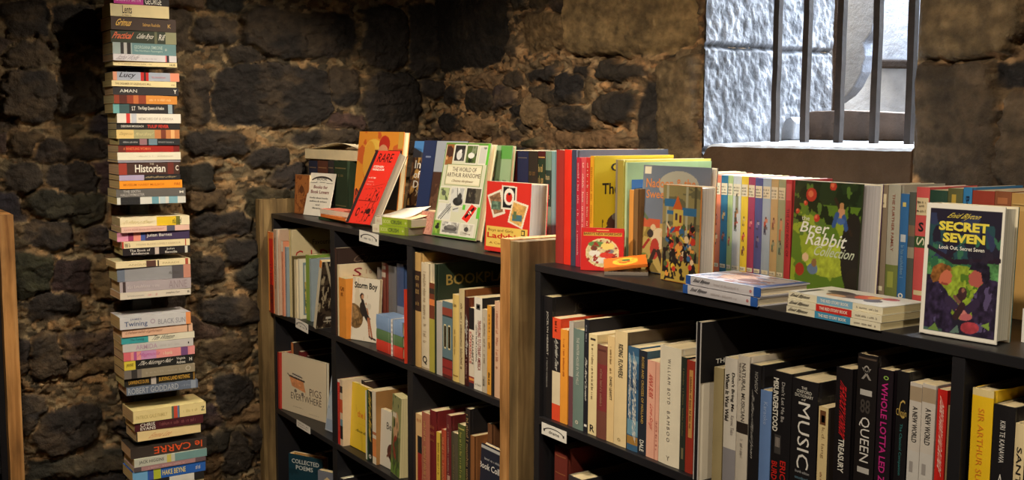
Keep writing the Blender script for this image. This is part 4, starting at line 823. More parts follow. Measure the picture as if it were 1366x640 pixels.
# left bookcase, second row
upright('A2', Z2, 0.004, 371.5, 373.5, 470, 'thin red spine beside the large cream picture book', W=.2, kind='pb', col=(176, 50, 40), group='books in the far middle compartment')
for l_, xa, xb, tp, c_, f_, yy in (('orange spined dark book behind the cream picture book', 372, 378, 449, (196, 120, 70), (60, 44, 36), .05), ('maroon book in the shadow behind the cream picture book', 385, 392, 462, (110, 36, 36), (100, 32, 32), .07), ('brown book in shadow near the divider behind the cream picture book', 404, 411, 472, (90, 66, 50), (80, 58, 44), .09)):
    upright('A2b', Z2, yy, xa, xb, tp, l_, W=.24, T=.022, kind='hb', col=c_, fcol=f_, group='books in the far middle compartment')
p = Pic(.3, .24, (222, 206, 176)); p.poly([(.18, .62), (.50, .58), (.55, .40), (.24, .46)], (222, 150, 100), .15).line((.18, .63), (.52, .59), .012, (70, 60, 54)).ell(.3, .66, .05, .035, (206, 196, 180)).ell(.40, .655, .05, .035, (206, 196, 180)).line((.25, .68), (.47, .645), .008, (70, 60, 54)).ell(.32, .39, .03, .03, (120, 110, 100)).ell(.48, .36, .03, .03, (120, 110, 100)).line((.14, .66), (.19, .62), .008, (90, 80, 70)).blot(20, 4, .66, (200, 180, 150), 2, (.2, .28, .9, .40))
facing(Z2, 'large cream picture book with an orange cart and brown capitals on its cover', (376, 545), (430.5, 563), (375.6, 469.5), .012, kind='hj', col=(206, 190, 160), W=.27, front=p,
       ftxt=[('PIGS', .64, .90, .38, .50, (70, 52, 44), -.006), ('EVERYWHERE', .22, .90, .24, .35, (70, 52, 44), -.006), (14, .27, .5, .11, .125, (150, 130, 110)), (12, .62, .85, .06, .07, (150, 130, 110))], page=WHT)
p = Pic(.15, .2, (176, 186, 196)); p.line((.2, .68), (.75, .58), .02, (60, 80, 130)).rect(.05, .02, .95, .2, (150, 164, 184)).blot(5, 9, .6, (150, 164, 180), 2)
facing(Z2, 'pale blue book with a dark blue stroke leaning by the divider', (433.5, 573), (442.5, 578), (437, 495), .016, yaw=8, W=.075, kind='pb', col=(150, 160, 172), front=p, lean=9)
run('B2', Z2, 0.006, [
 ('thin red spine with white head at the divider of the middle row', 'pb', 449, 454, 505, (212, 54, 44), {'W': .19, 'bands': [(.96, 1, WHT)], 'txt': [V(22, .2, .9, .3, .7, (236, 120, 100))]}),
 ('thin white spine patched with orange and black beside the red one', 'pb', 454.2, 457.6, 506, (222, 200, 170), {'W': .19, 'bands': [(.5, .7, (206, 90, 50)), (.3, .4, (120, 150, 160)), (.1, .3, (40, 36, 36)), (.8, .9, (60, 50, 44))]}),
], 'books in the middle compartment of the second row')
p = Pic(.13, .18, (232, 196, 46)); p.blot(6, 2.5, .62, (222, 184, 40), 5)
facing(Z2, 'bright yellow paperback turned face out with a small orange title', (465, 592.6), (489.6, 605.4), (465.2, 508.2), .012, lean=3, kind='pb', col=(236, 200, 50), front=p, W=.15,
       ftxt=[('the little', .36, 1.0, .50, .60, (222, 120, 30), .02), (16, .34, .98, .40, .41, (206, 160, 40)), ('Pascal Barter', .34, .96, .27, .31, (70, 60, 30), 0, .15)])
_edge['B2'] = x_at(485.6, .006, Z2)
run('B2', Z2, 0.012, [
 ('slim white spine touching the yellow cover', 'pb', 485.8, 490, 520, (226, 218, 200), {'W': .14}),
 ('black and dark green spine with yellow handwritten lettering', 'pb', 490.2, 497, 520, (34, 40, 32), {'W': .15, 'txt': [q(0, 1, 0, .25, (40, 84, 50)), V('Under the Mountain', .3, .95, .35, .9, (226, 190, 70), .02, .2), Hh('o', .04, .1, .3, .8, (220, 214, 200), .03)]}),
 ('slim white and orange spine behind the small white book', 'pb', 497.2, 502, 521, (230, 216, 190), {'W': .15, 'bands': [(.1, .35, (226, 140, 80)), (.4, .44, (190, 120, 80))], 'fcol': (160, 116, 66)}),
], 'books in the middle compartment of the second row')
upright('B2c', Z2, 0.075, 505, 511, 520, 'brown book standing behind the small white book of the second row', W=.2, kind='hb', col=(150, 108, 60), group='books in the middle compartment of the second row')
for l_, xa, xb, tp, c_ in (('black book along the back of the middle compartment', 470, 475, 501, (44, 38, 36)), ('dark brown book along the back of the middle compartment', 479, 485, 506, (70, 52, 42))):
    upright('B2b', Z2, 0.06, xa, xb, tp, l_, W=.26, kind='hb', col=c_, group='books in the middle compartment of the second row')
p = Pic(.11, .16, (222, 214, 196)); p.ell(.72, .30, .22, .14, (90, 50, 40)).ell(.8, .2, .16, .1, (60, 36, 30)).line((.5, .2), (.9, .42), .03, (110, 60, 44))
facing(Z2, 'small white paperback face out with a brown figure at its lower corner', (504, 617.6), (519.5, 625.6), (504, 543), .014, lean=2, W=.11, kind='pb', col=(226, 218, 200), front=p, ftxt=[('Beau', .45, .95, .68, .80, (60, 56, 50), 0)])
p = Pic(.13, .19, (120, 120, 70)); p.rect(0, .5, 1, 1, (150, 150, 100)).ell(.5, .6, .3, .2, (206, 160, 120)).rect(0, 0, 1, .18, (110, 140, 60)).ell(.5, .35, .3, .15, (150, 60, 44)).blot(8, 8, .55, (70, 84, 50), 4).rect(.1, .72, .5, .78, (226, 214, 190))
facing(Z2, 'green and red pictured paperback turned sharply to show cream pages', (521, 628.5), (534, 639.5), (520, 521.5), .03, lean=2, W=.075, H=.235, kind='pb', col=(206, 200, 150), front=p, page=(214, 200, 150))
run('C2', Z2, 0.010, [
 ('cream orange spine with black middle and red foot at the divider', 'pb', 553.6, 563, 550, (226, 186, 130), {'W': .17, 'bands': [(0, .5, (150, 40, 34)), (.5, .72, (36, 32, 34))], 'txt': [Hh(4, .9, .95, .2, .9, (190, 90, 50)), q(0, .72, 0, .3, (226, 180, 120))]}),
 ('salmon rose cloth spine with gilt lettering', 'hb', 563.2, 573.6, 548.6, (176, 104, 82), {'W': .2, 'txt': [V(30, .2, .9, .3, .65, (226, 170, 110))]}),
 ('tall dark red cloth hardback, its plain cover showing', 'hb', 573.8, 582, 546, (110, 32, 32), {'W': .27, 'txt': [Hh(6, .8, .84, .15, .85, (190, 110, 70)), Hh(6, .73, .77, .15, .85, (190, 110, 70)), Hh(5, .66, .69, .2, .8, (170, 90, 60))]}),
 ('short yellow spine with a black edge', 'pb', 582.4, 589, 575.5, (226, 190, 70), {'W': .13, 'txt': [q(0, 1, .8, 1, (36, 32, 30)), V(14, .4, .85, .25, .6, (150, 110, 30))]}),
 ('short brick orange spine between yellow and maroon', 'hb', 589.3, 595.4, 572, (176, 76, 50), {'W': .14, 'txt': [V(16, .3, .9, .3, .7, (226, 150, 100))]}),
 ('maroon hardback with silver edging, cover showing above', 'hj', 595.6, 601.8, 552.5, (112, 44, 46), {'W': .25, 'fcol': (90, 30, 30), 'txt': [V(22, .3, .9, .35, .65, (206, 170, 150)), q(.3, .36, .2, .8, (190, 150, 130)), q(.22, .27, .2, .8, (190, 150, 130))]}),
 ('dark olive grey cloth spine', 'hb', 602.2, 610.8, 575.5, (84, 76, 58), {'W': .15, 'txt': [V(18, .3, .85, .35, .65, (130, 116, 80))]}),
 ('moss green cloth spine with yellow lettering', 'hb', 611, 620.6, 564.6, (84, 92, 48), {'W': .17, 'txt': [V(24, .3, .92, .35, .65, (190, 180, 90)), q(.95, .965, .1, .9, (180, 170, 90))]}),
 ('black spine with ornate gilt scrollwork above the face out navy book', 'hb', 621.2, 627, 544, (44, 36, 32), {'W': .26, 'fcol': (32, 28, 28), 'txt': [V(26, .1, .95, .25, .75, (170, 140, 90))]}),
 ('rust brown short spine behind the navy cover', 'hb', 627.4, 632.6, 580, (140, 90, 50), {'W': .14}),
], 'books in the near compartment of the second row')
p = Pic(.15, .22, (40, 44, 58)); p.rect(0, 0, 1, .32, (60, 40, 30)).blot(16, 8, .5, (196, 120, 50), 3, (0, 0, 1, .3)).rect(.04, .95, .96, .99, (190, 190, 186))
facing(Z2, 'navy book about collecting with white title, face out beside the timber post', (633.5, 695), (664.5, 712), (633, 588.6), .016, yaw=0, lean=3, W=.165, kind='hj', col=(44, 46, 60), front=p,
       ftxt=[(14, .2, .8, .82, .85, (180, 180, 180)), ('Book Collecting', .06, .98, .68, .78, (232, 228, 220), .012), (12, .3, .75, .56, .585, (170, 170, 170)), (14, .2, .9, .42, .46, (220, 190, 130))])
upright('C2', Z2, 0.05, 632, 640, 556, 'brown book half seen between the gilt black spine and the post', W=.26, T=.02, kind='hb', col=(110, 72, 44))
# left bookcase, third row (only heads in view)
p = Pic(.13, .2, (24, 60, 74)); p.blot(5, 7, .6, (20, 50, 62), 3)
a = at(385, 601.5, 1, 0.03)
def stand(z, X, Y, label, W, H, T, yaw=0, **k):
    b = book(label, W, H, T, **k); w = np.array([math.cos(R(yaw)), math.sin(R(yaw)), 0]); n = np.array([w[1], -w[0], 0])
    return axes(b, np.array([X, Y, z+.0005])-T*n, n, w, Z)
GR3 = 'books in the lowest visible row'
stand(Z3, x_at(385, .02, .52), 0.02, 'teal book of collected poems with white capitals, face out in the lowest row', .155, float(a[2])-Z3, .034, 28, kind='hj', col=(22, 56, 70), front=p, group=GR3, page=(206, 160, 100),
      ftxt=[('COLLECTED', .10, .9, .84, .92, (206, 210, 206), .012), ('POEMS', .22, .72, .73, .81, (206, 210, 206), .012), ('Gregory Pointer', .1, .92, .45, .52, (190, 196, 196), 0, .1)])
p = Pic(.13, .19, (120, 124, 136)); p.poly([(.2, .2), (.15, .8), (.35, .9), (.75, .75), (.8, .3)], (222, 196, 146), .1)
stand(Z3, x_at(424, .05, .52), 0.05, 'grey blue paperback with a pale yellow shape beside the teal poems', .12, .185, .02, 25, kind='pb', col=(110, 116, 130), front=p, group=GR3)
for l_, xa, xb, tp, c_, Yb in (('brown book at the back of the far lowest compartment', 386, 396, 583, (110, 84, 54), .15), ('dark red brown book at the back of the far lowest compartment', 398, 410, 590, (84, 44, 36), .15), ('black brown book near the divider in the far lowest compartment', 418, 428, 594, (66, 46, 40), .15)):
    upright('A3', Z3, Yb-.01, xa, xb, tp, l_, W=.18, kind='hb', col=c_, group=GR3)
upright('B3', Z3, 0.01, 452, 459, 636, 'black hardback with a white upper edge in the middle lowest compartment', W=.26, kind='hj', col=(48, 44, 46), page=WHT, group=GR3)
# ------------------------------------------------------------------ right bookcase, upper row
G1 = 'books in the upper row under the barred window'
run('D1', Z1, 0.012, [
 ('tall black hardback with tiny white lettering at the timber post', 'hj', 719.5, 735.6, 393, (30, 28, 30), {'W': .3, 'txt': [V('JOCELYN HERBERT', .52, .88, .35, .6, (206, 200, 190), 0), V('A THEATRE WORKBOOK', .25, .5, .38, .55, (150, 146, 140), 0)], 'ftxt': [('JOCELYN HERBERT', .2, .98, .86, .94, (80, 76, 74), 0)]}),
 ('orange paperback with black and cream middle bands', 'pb', 736, 746.6, 422.7, (226, 78, 44), {'W': .2, 'bands': [(.48, .80, (34, 30, 32)), (.16, .48, (222, 206, 172))], 'txt': [V('In Jordan Trace', .5, .79, .25, .75, WHT, 0, .2), V(10, .86, .97, .3, .6, (60, 30, 24))]}),
 ('slim orange yellow spine beside the orange banded paperback', 'pb', 746.8, 756.4, 438, (236, 156, 56), {'W': .16, 'txt': [V(22, .5, .9, .35, .6, (190, 100, 40))]}),
 ('spine pale grey above and dusky purple below', 'hj', 758, 763.6, 428, (190, 182, 172), {'W': .19, 'bands': [(0, .48, (110, 70, 76))]}),
 ('grey green rounded spine with small white lettering', 'hj', 763.8, 777.6, 437.5, (112, 132, 124), {'W': .16, 'txt': [V('THE WINTER HOUSE IN THE HILLS', .45, .92, .35, .6, (214, 214, 200), 0), Hh('o', .05, .09, .3, .6, (206, 200, 180), .03)]}),
 ('slim tall black spine with white lettering', 'pb', 778, 783.6, 425, (32, 32, 40), {'W': .28, 'txt': [V('The Red Curtain', .28, .66, .3, .75, WHT, 0, .1), V(10, .8, .95, .35, .65, (170, 170, 180)), q(.05, .07, .2, .8, WHT)]}),
 ('cream spine with a black ink ornament at its foot', 'pb', 784, 795, 444, (228, 208, 158), {'W': .15, 'txt': [V(30, .35, .9, .35, .6, (110, 90, 60)), Hh('R', .03, .1, .25, .8, (50, 44, 40), .02), q(.94, .96, .2, .8, (60, 50, 44))]}),
 ('brown maroon leather spine with a red lettered panel', 'hb', 795.4, 808.4, 458.6, (112, 66, 54), {'W': .15, 'bands': [(.3, .8, (124, 50, 50))], 'txt': [V(26, .35, .75, .4, .65, (190, 130, 110)), q(.94, .96, .1, .9, (90, 50, 44))]}),
 ('narrow cream buff spine with black capitals', 'pb', 808.8, 818, 447, (222, 192, 138), {'W': .16, 'txt': [V('DAVID LEAVITT', .4, .62, .35, .7, (60, 50, 40), .01), V(20, .65, .9, .35, .65, (140, 110, 70))]}),
 ('wider cream hardback with black capitals near its head', 'hj', 818.4, 834.8, 439.6, (224, 200, 152), {'W': .22, 'fcol': (90, 76, 60), 'txt': [V('RIDING', .78, .89, .35, .7, (50, 44, 40), .01), V('FLOWERS', .6, .76, .35, .7, (50, 44, 40), .01), Hh('o', .04, .07, .35, .6, (170, 150, 110))]}),
 ('blue photo jacket with two lines of white italic lettering', 'hj', 836, 850, 460.7, (60, 96, 128), {'W': .17, 'bands': [(.15, .3, (110, 150, 170)), (.6, .7, (44, 70, 100)), (.06, .14, (160, 120, 60)), (.85, .92, (90, 130, 156))], 'txt': [V('THE LAND OF GREEN TEA', .12, .92, .52, .85, WHT, .015, .15), V('Letters and Travels to China', .3, .9, .15, .42, WHT, .01, .15)]}),
 ('slim black spine with gold lettering and white foot letters', 'pb', 850.6, 861, 466, (36, 40, 50), {'W': .18, 'txt': [V('ROSES AND CROSSES OF HOLLAND', .3, .94, .35, .65, (196, 160, 80), .005), V('DALE', .03, .14, .25, .75, WHT, .01)], 'fcol': (60, 90, 110)}),
 ('pink two tone spine with red script lettering', 'pb', 861.6, 877.4, 479, (226, 168, 144), {'W': .15, 'txt': [q(0, 1, .68, .72, (180, 110, 96)), V('ANNA BURR', .62, .86, .15, .5, (186, 70, 60), .01, .1), V('Love Songs', .3, .55, .2, .55, (196, 80, 70), 0, .2), V(20, .1, .4, .78, .92, (190, 100, 90))]}),
 ('broad white spine with widely spaced grey capitals', 'hj', 878, 905.6, 458.6, (230, 220, 196), {'W': .17, 'txt': [V('W I L L I A M   B O Y D', .52, .90, .42, .56, (120, 112, 106), 0), V('B A M B O O', .2, .46, .42, .56, (120, 112, 106), 0), Hh('Y', .04, .08, .42, .58, (140, 130, 116))]}),
 ('dark green black spine leaning by the broad white one', 'pb', 906, 913, 475, (44, 50, 42), {'W': .15, 'txt': [V(24, .3, .9, .35, .6, (130, 120, 80)), q(.1, .2, .3, .7, (120, 110, 80))]}),
 ('red spine with a long orange tan label', 'hb', 913.4, 923.6, 479, (160, 52, 36), {'W': .16, 'txt': [q(.32, .92, .4, .85, (206, 150, 84)), V(20, .4, .86, .5, .75, (110, 60, 40))]}),
], G1, .2)
upright('D1', Z1, -0.006, 924.4, 931, 428, 'tall thin black book edged in silver with a black and white cover', W=.27, kind='hj', col=(34, 32, 34), group=G1, bcol=(190, 186, 180),
        txt=[q(0, 1, .0, .18, (214, 210, 204)), q(0, 1, .82, 1, (206, 200, 196))], fcol=(226, 216, 196), bands=(), ftxt=[('q', 0, .5, .62, 1, (28, 26, 28)), ('q', .5, 1, .62, 1, (28, 26, 28)), ('THE ART OF', .14, .5, .73, .76, WHT, .01), ('BEING A DIVA', .14, .5, .68, .71, WHT, .01), ('C', .14, .38, .36, .5, (206, 50, 36), .02)])
run('D1', Z1, 0.012, [
 ('plain olive beige spine beside the silver edged tall book', 'hb', 949, 961.5, 488, (160, 144, 104), {'W': .17}),
 ('white spine with two lines of bold black lettering and a grey foot', 'hj', 963, 979.5, 474.7, (224, 216, 202), {'W': .19, 'bands': [(0, .31, (150, 146, 150))], 'txt': [V("Don't Bring Me", .60, .895, .55, .85, (36, 32, 32), .02), V('When It Was Wild', .52, .88, .12, .42, (36, 32, 32), .02), V('Karmic Tides', .42, .57, .6, .85, (160, 150, 146), 0)]}),
 ('off white music biography spine with a dark square above its grey foot', 'hj', 980, 995, 472, (216, 206, 190), {'W': .22, 'bands': [(.44, .52, (50, 42, 38)), (0, .02, (150, 140, 130))], 'txt': [V('NATURAL MUSICIAN', .53, .95, .40, .72, (90, 84, 80), .005), V('THE LIFE OF A', .82, .95, .14, .32, (120, 110, 104)), V(18, .26, .40, .4, .65, (150, 140, 130))]}),
 ('black spine with pale script lettering between white and blue', 'hj', 996, 1010, 483.7, (34, 32, 34), {'W': .25, 'txt': [V('The Flame of Miss Julia', .43, .80, .2, .5, (190, 186, 180), 0, .25), V('Joan', .3, .42, .2, .5, (190, 186, 180), 0, .25), V('HIGH', .80, .90, .5, .8, (170, 166, 160), 0, .2), V('NO', .90, .95, .5, .8, (150, 146, 140))]}),
 ('short light blue spine with faint lettering among black ones', 'hj', 1010.6, 1025, 518, (110, 142, 196), {'W': .14, 'txt': [V('Karaoke', .70, .90, .35, .7, (170, 190, 226), 0)]}),
 ('black spine with bold white capitals, a small face and red lower letters', 'hj', 1026, 1050.6, 492, (30, 28, 30), {'W': .24, 'txt': [V('MISUNDERSTOOD', .56, .95, .08, .36, WHT, .025), V("Don't Let Me Be", .64, .93, .52, .70, (176, 172, 168), .01), q(.40, .54, .2, .55, (70, 66, 64)), q(.45, .52, .24, .5, (150, 140, 132)), V('ERIC', .22, .36, .55, .85, (206, 40, 34), .02), V('BURDON', .12, .34, .1, .4, (206, 40, 34), .02)]}),
 ('thick black music dictionary with large white capitals', 'hj', 1051.4, 1085, 501.6, (32, 30, 32), {'W': .23, 'txt': [Hh('THE', .935, .953, .4, .62, WHT, 0), Hh('OXFORD', .905, .928, .22, .8, WHT, 0), Hh('DICTIONARY', .876, .898, .16, .86, WHT, 0), Hh('of', .852, .87, .42, .58, WHT, 0), V('MUSIC', .36, .84, .30, .76, (236, 232, 224), .0), Hh('fourth edition', .325, .345, .25, .8, (190, 190, 190), 0), Hh(8, .28, .30, .25, .8, (110, 150, 170))], 'ftxt': [('THE OXFORD', .1, .9, .82, .9, (70, 68, 66), 0)]}),
 ('narrow cream spine with a small face at its head', 'pb', 1087, 1099.5, 540, (226, 202, 148), {'W': .15, 'txt': [V('k.d. lang', .57, .83, .3, .7, (166, 140, 100), 0), q(.85, .97, .15, .75, (110, 70, 44)), q(.87, .93, .3, .65, (206, 150, 110)), V(8, .3, .45, .35, .6, (170, 120, 90))], 'fcol': (60, 50, 44)}),
 ('black spine with red rough capitals above white ones', 'hj', 1108, 1129, 487, (30, 26, 28), {'W': .25, 'txt': [V('THE ROCKY HORROR', .585, .91, .3, .7, (206, 36, 40), .02, .15), V('TREASURY', .37, .575, .32, .68, WHT, .02)]}),
 ('tall black book with silver crest and white capitals', 'hj', 1135, 1160.6, 468.7, (32, 28, 28), {'W': .28, 'm': 'gloss', 'txt': [q(.975, .985, .05, .95, (84, 70, 60)), Hh('X', .87, .93, .25, .75, (150, 144, 138), .03), Hh('O', .90, .945, .36, .64, (170, 164, 156), .02), q(.785, .815, .2, .8, (190, 186, 180)), Hh('88', .69, .765, .25, .75, (70, 64, 60), .02), V('QUEEN', .43, .67, .22, .76, (222, 218, 212), .0), q(.37, .40, .2, .8, (190, 186, 180))]}),
 ('black spine with tall magenta capitals and a small green leaf', 'hj', 1162, 1181.6, 489, (34, 26, 32), {'W': .26, 'txt': [Hh('O', .945, .968, .4, .75, (150, 190, 90), .03), V('WHOLE LOTTA LED ZEPPELIN', .18, .93, .30, .72, (196, 44, 130), .02)]}),
 ('black spine with gold swirling script and small teal lettering', 'hj', 1187, 1202, 492, (28, 26, 28), {'W': .26, 'txt': [Hh('Chopin', .75, .80, .05, .95, (196, 166, 90), 0), Hh('C', .75, .85, .3, .8, (196, 166, 90), -.01), V('The Classical Companion', .44, .72, .35, .65, (60, 130, 130), 0), V(8, .3, .4, .35, .65, (60, 130, 130))]}),
 ('white and grey spine with a pale stone foot, first of two alike', 'pb', 1204, 1219.4, 507, (206, 198, 188), {'W': .19, 'bands': [(0, .62, (206, 202, 196)), (.90, .98, (170, 150, 124))], 'txt': [V('A NEW WORLD', .67, .87, .3, .72, (44, 40, 40), .005), V(6, .3, .4, .3, .7, (120, 114, 110)), q(.50, .56, .2, .5, (160, 154, 150))]}),
 ('white and grey spine with a pale stone foot, second of two alike beside red', 'pb', 1220, 1237.4, 508.7, (206, 198, 188), {'W': .19, 'bands': [(0, .62, (206, 202, 196)), (.90, .98, (170, 150, 124))], 'txt': [V('A NEW WORLD', .67, .87, .3, .72, (44, 40, 40), .005), V(6, .3, .4, .3, .7, (120, 114, 110)), q(.50, .56, .2, .5, (160, 154, 150))]}),
 ('bright red spine with white slanting capitals near the divider', 'pb', 1240, 1252.4, 516, (206, 36, 28), {'W': .16, 'txt': [V('DEBBIE HARRY AND BLONDIE', .55, .94, .28, .72, (240, 206, 190), .015, .15)]}),
 ('short tan grey spine squeezed against the divider', 'hb', 1254, 1263, 538, (150, 130, 92), {'W': .14, 'txt': [V(16, .4, .8, .35, .6, (170, 150, 110))]}),
], G1, .2)
run('E1', Z1, 0.012, [
 ('thick bright yellow hardback with orange capitals and a torn jacket head', 'hj', 1284.6, 1312, 513.6, (240, 196, 36), {'W': .19, 'bands': [(.965, 1, (226, 206, 150))], 'txt': [V('SIR ARTHUR SULLIVAN', .37, .905, .34, .62, (226, 140, 40), .0)]}),
 ('black hardback with white capitals beside the yellow one', 'hj', 1313, 1341, 535, (32, 30, 32), {'W': .2, 'txt': [V('KIRI TE KANAWA', .70, .92, .36, .6, (222, 218, 212), 0), Hh('A', .58, .64, .35, .6, WHT, 0)]}),
 ('short cream spine with black slanted capitals', 'hb', 1342, 1355, 560.5, (226, 206, 160), {'W': .13, 'txt': [V('SANTANA', .48, .87, .3, .8, (40, 36, 34), .01)]}),
 ('black spine with white italic lines next to the short cream one', 'hj', 1356, 1372, 574, (40, 38, 40), {'W': .14, 'txt': [V('Beyond the Limelight', .2, .9, .5, .8, (206, 206, 206), 0, .2), V(20, .2, .85, .15, .35, (150, 150, 150))]}),
 ('dark red hardback just beyond the black one with white italics', 'hb', 1373, 1392, 560, (110, 36, 36), {'W': .16}),
], G1)
_edge.pop('D1b', None)
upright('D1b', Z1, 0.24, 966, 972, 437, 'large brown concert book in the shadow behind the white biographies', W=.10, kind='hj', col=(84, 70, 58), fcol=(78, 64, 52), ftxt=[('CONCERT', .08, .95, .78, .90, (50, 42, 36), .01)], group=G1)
# right bookcase, second row: just two books show
upright('D2', Z2, 0.03, 738.5, 755, 592, 'dark red leather spine low under the shelf card', W=.2, kind='hb', col=(110, 44, 34), txt=[q(.92, .93, .1, .9, (140, 80, 50)), q(.78, .79, .1, .9, (140, 80, 50))])
upright('D2', Z2, 0.02, 757, 800, 632, 'dark grey hardback lying low beside the dark red leather spine', W=.26, T=.05, kind='hj', col=(60, 56, 58))
# ------------------------------------------------------------------ things on the top board of the far bookcase
GT = 'books on top of the far bookcase'
p = Pic(.13, .2, (156, 96, 50)); p.blot(7, 9, .58, (120, 66, 34), 4).ell(.5, .62, .16, .1, (90, 52, 30)).blot(20, 20, .55, (96, 56, 30), 2, (.25, .4, .75, .75)).frame(.04, (134, 80, 42))
facing(ZT, 'brown tooled leather book standing behind the white bookshop card', (392.6, 284.5), None, (394, 232.5), .02, yaw=15, lean=3, W=.078, kind='hb', col=(140, 86, 46), front=p, group=GT)
# the old books in a row with an open paperback laid over their heads
for l_, xa, xb, tp, c_, yy in (('dark navy old book under the cream paperback', 413, 424, 214, (44, 46, 66), .145), ('reddish brown old book under the cream paperback', 424.4, 438, 214, (96, 58, 44), .145), ('dark grey old book under the cream paperback', 438.4, 446, 214, (56, 50, 50), .14),
                               ('dark green thick old book carrying the cream paperback', 446.4, 464, 214, (44, 58, 40), .14)):
    upright('T1', ZT, yy, xa, xb, tp, l_, W=.13, kind='hb', col=c_, group=GT, txt=[q(.86, .88, .1, .9, mixc(c_, (190, 150, 90), .5)), q(.2, .22, .1, .9, mixc(c_, (190, 150, 90), .4)), Hh(7, .72, .78, .2, .8, mixc(c_, (200, 160, 100), .6))])
hA = ZT+max(o['size'][1] for o in bpy.data.objects if o.get('group') == GT and 'paperback' in o['label'])+.0015
xl = x_at(407, .135, hA); xr = x_at(472, .135, hA)
b = flat(hA, xl, xr, .135, .12, .034, 'thick cream paperback lying across the old books with its cover curling up', kind='pb', col=(226, 208, 170), page=(222, 204, 164), yaw=4, group=GT)
mb = MB(); n = 14                                             # the lifted cover: a thin curled sheet
for i in range(n):
    u0, u1 = i/n, (i+1)/n; f = lambda u: .034+.0006+.026*math.sin(math.pi*min(u*1.15, 1))*(1-.25*u)
    pz = [(f(u0), u0), (f(u1), u1)]
    L_ = xr-xl
    mb.poly([(pz[0][0], .002, u0*L_), (pz[1][0], .002, u1*L_), (pz[1][0]-.006, .118, u1*L_), (pz[0][0]-.006, .118, u0*L_)], (232, 216, 184))
cu = mb.build('lifted_cover', M['matte'], b, smooth=True); so = cu.modifiers.new('thick', 'SOLIDIFY'); so.thickness = 0.0006
# card in a clear stand
def card(label, name, BL, BR, TL, z, lean, W=None, lines=(), col=(226, 220, 206), thick=.003, arch=True, group=None):
    P = at(BL[0], BL[1], 2, z+.001) ; Q = at(BR[0], BR[1], 2, z+.001); w = Q-P; wd = W or float(np.hypot(w[0], w[1])); ya = math.atan2(w[1], w[0])
    w = np.array([math.cos(ya), math.sin(ya), 0]); n0 = np.array([w[1], -w[0], 0]); ln = R(lean); h = .1
    for _ in range(20):
        e = proj(P+h*(math.cos(ln)*Z-math.sin(ln)*n0))[1]-TL[1]; d = proj(P+(h+1e-3)*(math.cos(ln)*Z-math.sin(ln)*n0))[1]-TL[1]; h -= e/((d-e)/1e-3)
    print('card', label, 'W %.3f H %.3f yaw %.0f' % (wd, h, math.degrees(ya)), P)
    root = empty(name, label=label, cat='sign', group=group)
    mb = MB(); mb.box((0, -thick, 0), (wd, 0, h), col); mb.build('card', M['gloss'], root, bevel=.0006)
    ik = Ink(); k = lambda x, z_: (x*wd, -thick-.0004, z_*h)
    for t in lines:
        if t[0] == 'arc':
            _, cx, cy, rx, ry, a0, a1, th, c = t; m_ = 18
            for i in range(m_):
                A, B = R(a0+(a1-a0)*i/m_), R(a0+(a1-a0)*(i+1)/m_)
                ik.quad([k(cx+rx*math.cos(A), cy+ry*math.sin(A)), k(cx+(rx-th)*math.cos(A), cy+(ry-th*1.2)*math.sin(A)), k(cx+(rx-th)*math.cos(B), cy+(ry-th*1.2)*math.sin(B)), k(cx+rx*math.cos(B), cy+ry*math.sin(B))], c)
        elif t[0] == 'bar': ik.quad([k(t[1], t[3]), k(t[2], t[3]), k(t[2], t[4]), k(t[1], t[4])], t[5])
        else: ik.put(t[0], k(t[1], t[3]), ((t[2]-t[1])*wd, 0, 0), (0, 0, (t[4]-t[3])*h), t[5], t[6] if len(t) > 6 else .01)
    ik.build('card_lettering', root)
    u = math.cos(ln)*Z-math.sin(ln)*n0; n = np.cross(w, u)
    axes(root, P, w, -n, u); return root, wd, h
INKB = (60, 54, 52)
r_, wd_, h_ = card('white card for books about books in a clear stand, tilted back on the far bookcase', 'sign_card', (405.3, 286.3), (438.5, 289.8), (416, 230.3), ZT, 14,
     lines=[('arc', .5, .78, .44, .15, 20, 160, .035, INKB), ('BOOK', .3, .7, .83, .89, INKB), (9, .28, .72, .775, .80, INKB), ('bar', .06, .3, .765, .775, INKB), ('bar', .7, .94, .765, .775, INKB), ('Books for', .22, .78, .635, .71, (120, 50, 50), .02), ('Book Lovers', .14, .86, .52, .60, (120, 50, 50), .02),
            ('books about books', .14, .86, .40, .44, INKB, .02), ('authors & writers', .16, .84, .32, .36, INKB, .02), ('and', .42, .58, .24, .28, INKB, .02), ('libraries', .32, .68, .16, .20, INKB, .02)])
mb = MB(); mb.box((-.002, -.0062, -.0006), (wd_+.002, -.0046, h_+.002), (200, 200, 200)); g = bpy.data.materials.new('clear_acrylic'); g.use_nodes = True
bs = g.node_tree.nodes['Principled BSDF']; bs.inputs['Transmission Weight'].default_value = 1; bs.inputs['Roughness'].default_value = .05; bs.inputs['IOR'].default_value = 1.1; bs.inputs['Base Color'].default_value = (1, 1, 1, 1)
M['acrylic'] = g
mb2 = MB(); mb2.box((0, .001, 0.0), (wd_, .0026, h_), (200, 200, 200)); o = mb2.build('clear_stand', g, r_); o['label'] = 'clear acrylic holder'
# booklets lying flat
xa = x_at(427, .05, ZT); xb = x_at(464, .05, ZT)
zz_ = ZT
for l_, c_, t_, o_, rr_ in (('dark green booklet lowest of the little flat pile beside the red book', (46, 70, 44), .009, -.012, 3), ('orange booklet in the little flat pile beside the red book', (226, 120, 50), .010, .004, -2), ('white booklet with a reddish cover topping the little flat pile', (206, 110, 90), .016, .0, 2)):
    flat(zz_+.0004, xa+o_, xb+o_-.004, .05, .07, t_, l_, yaw=rr_, kind='pb', col=c_ if t_ < .015 else (222, 206, 186), fcol=c_, page=(226, 214, 190), group='flat booklets beside the red book'); zz_ += t_+.0006
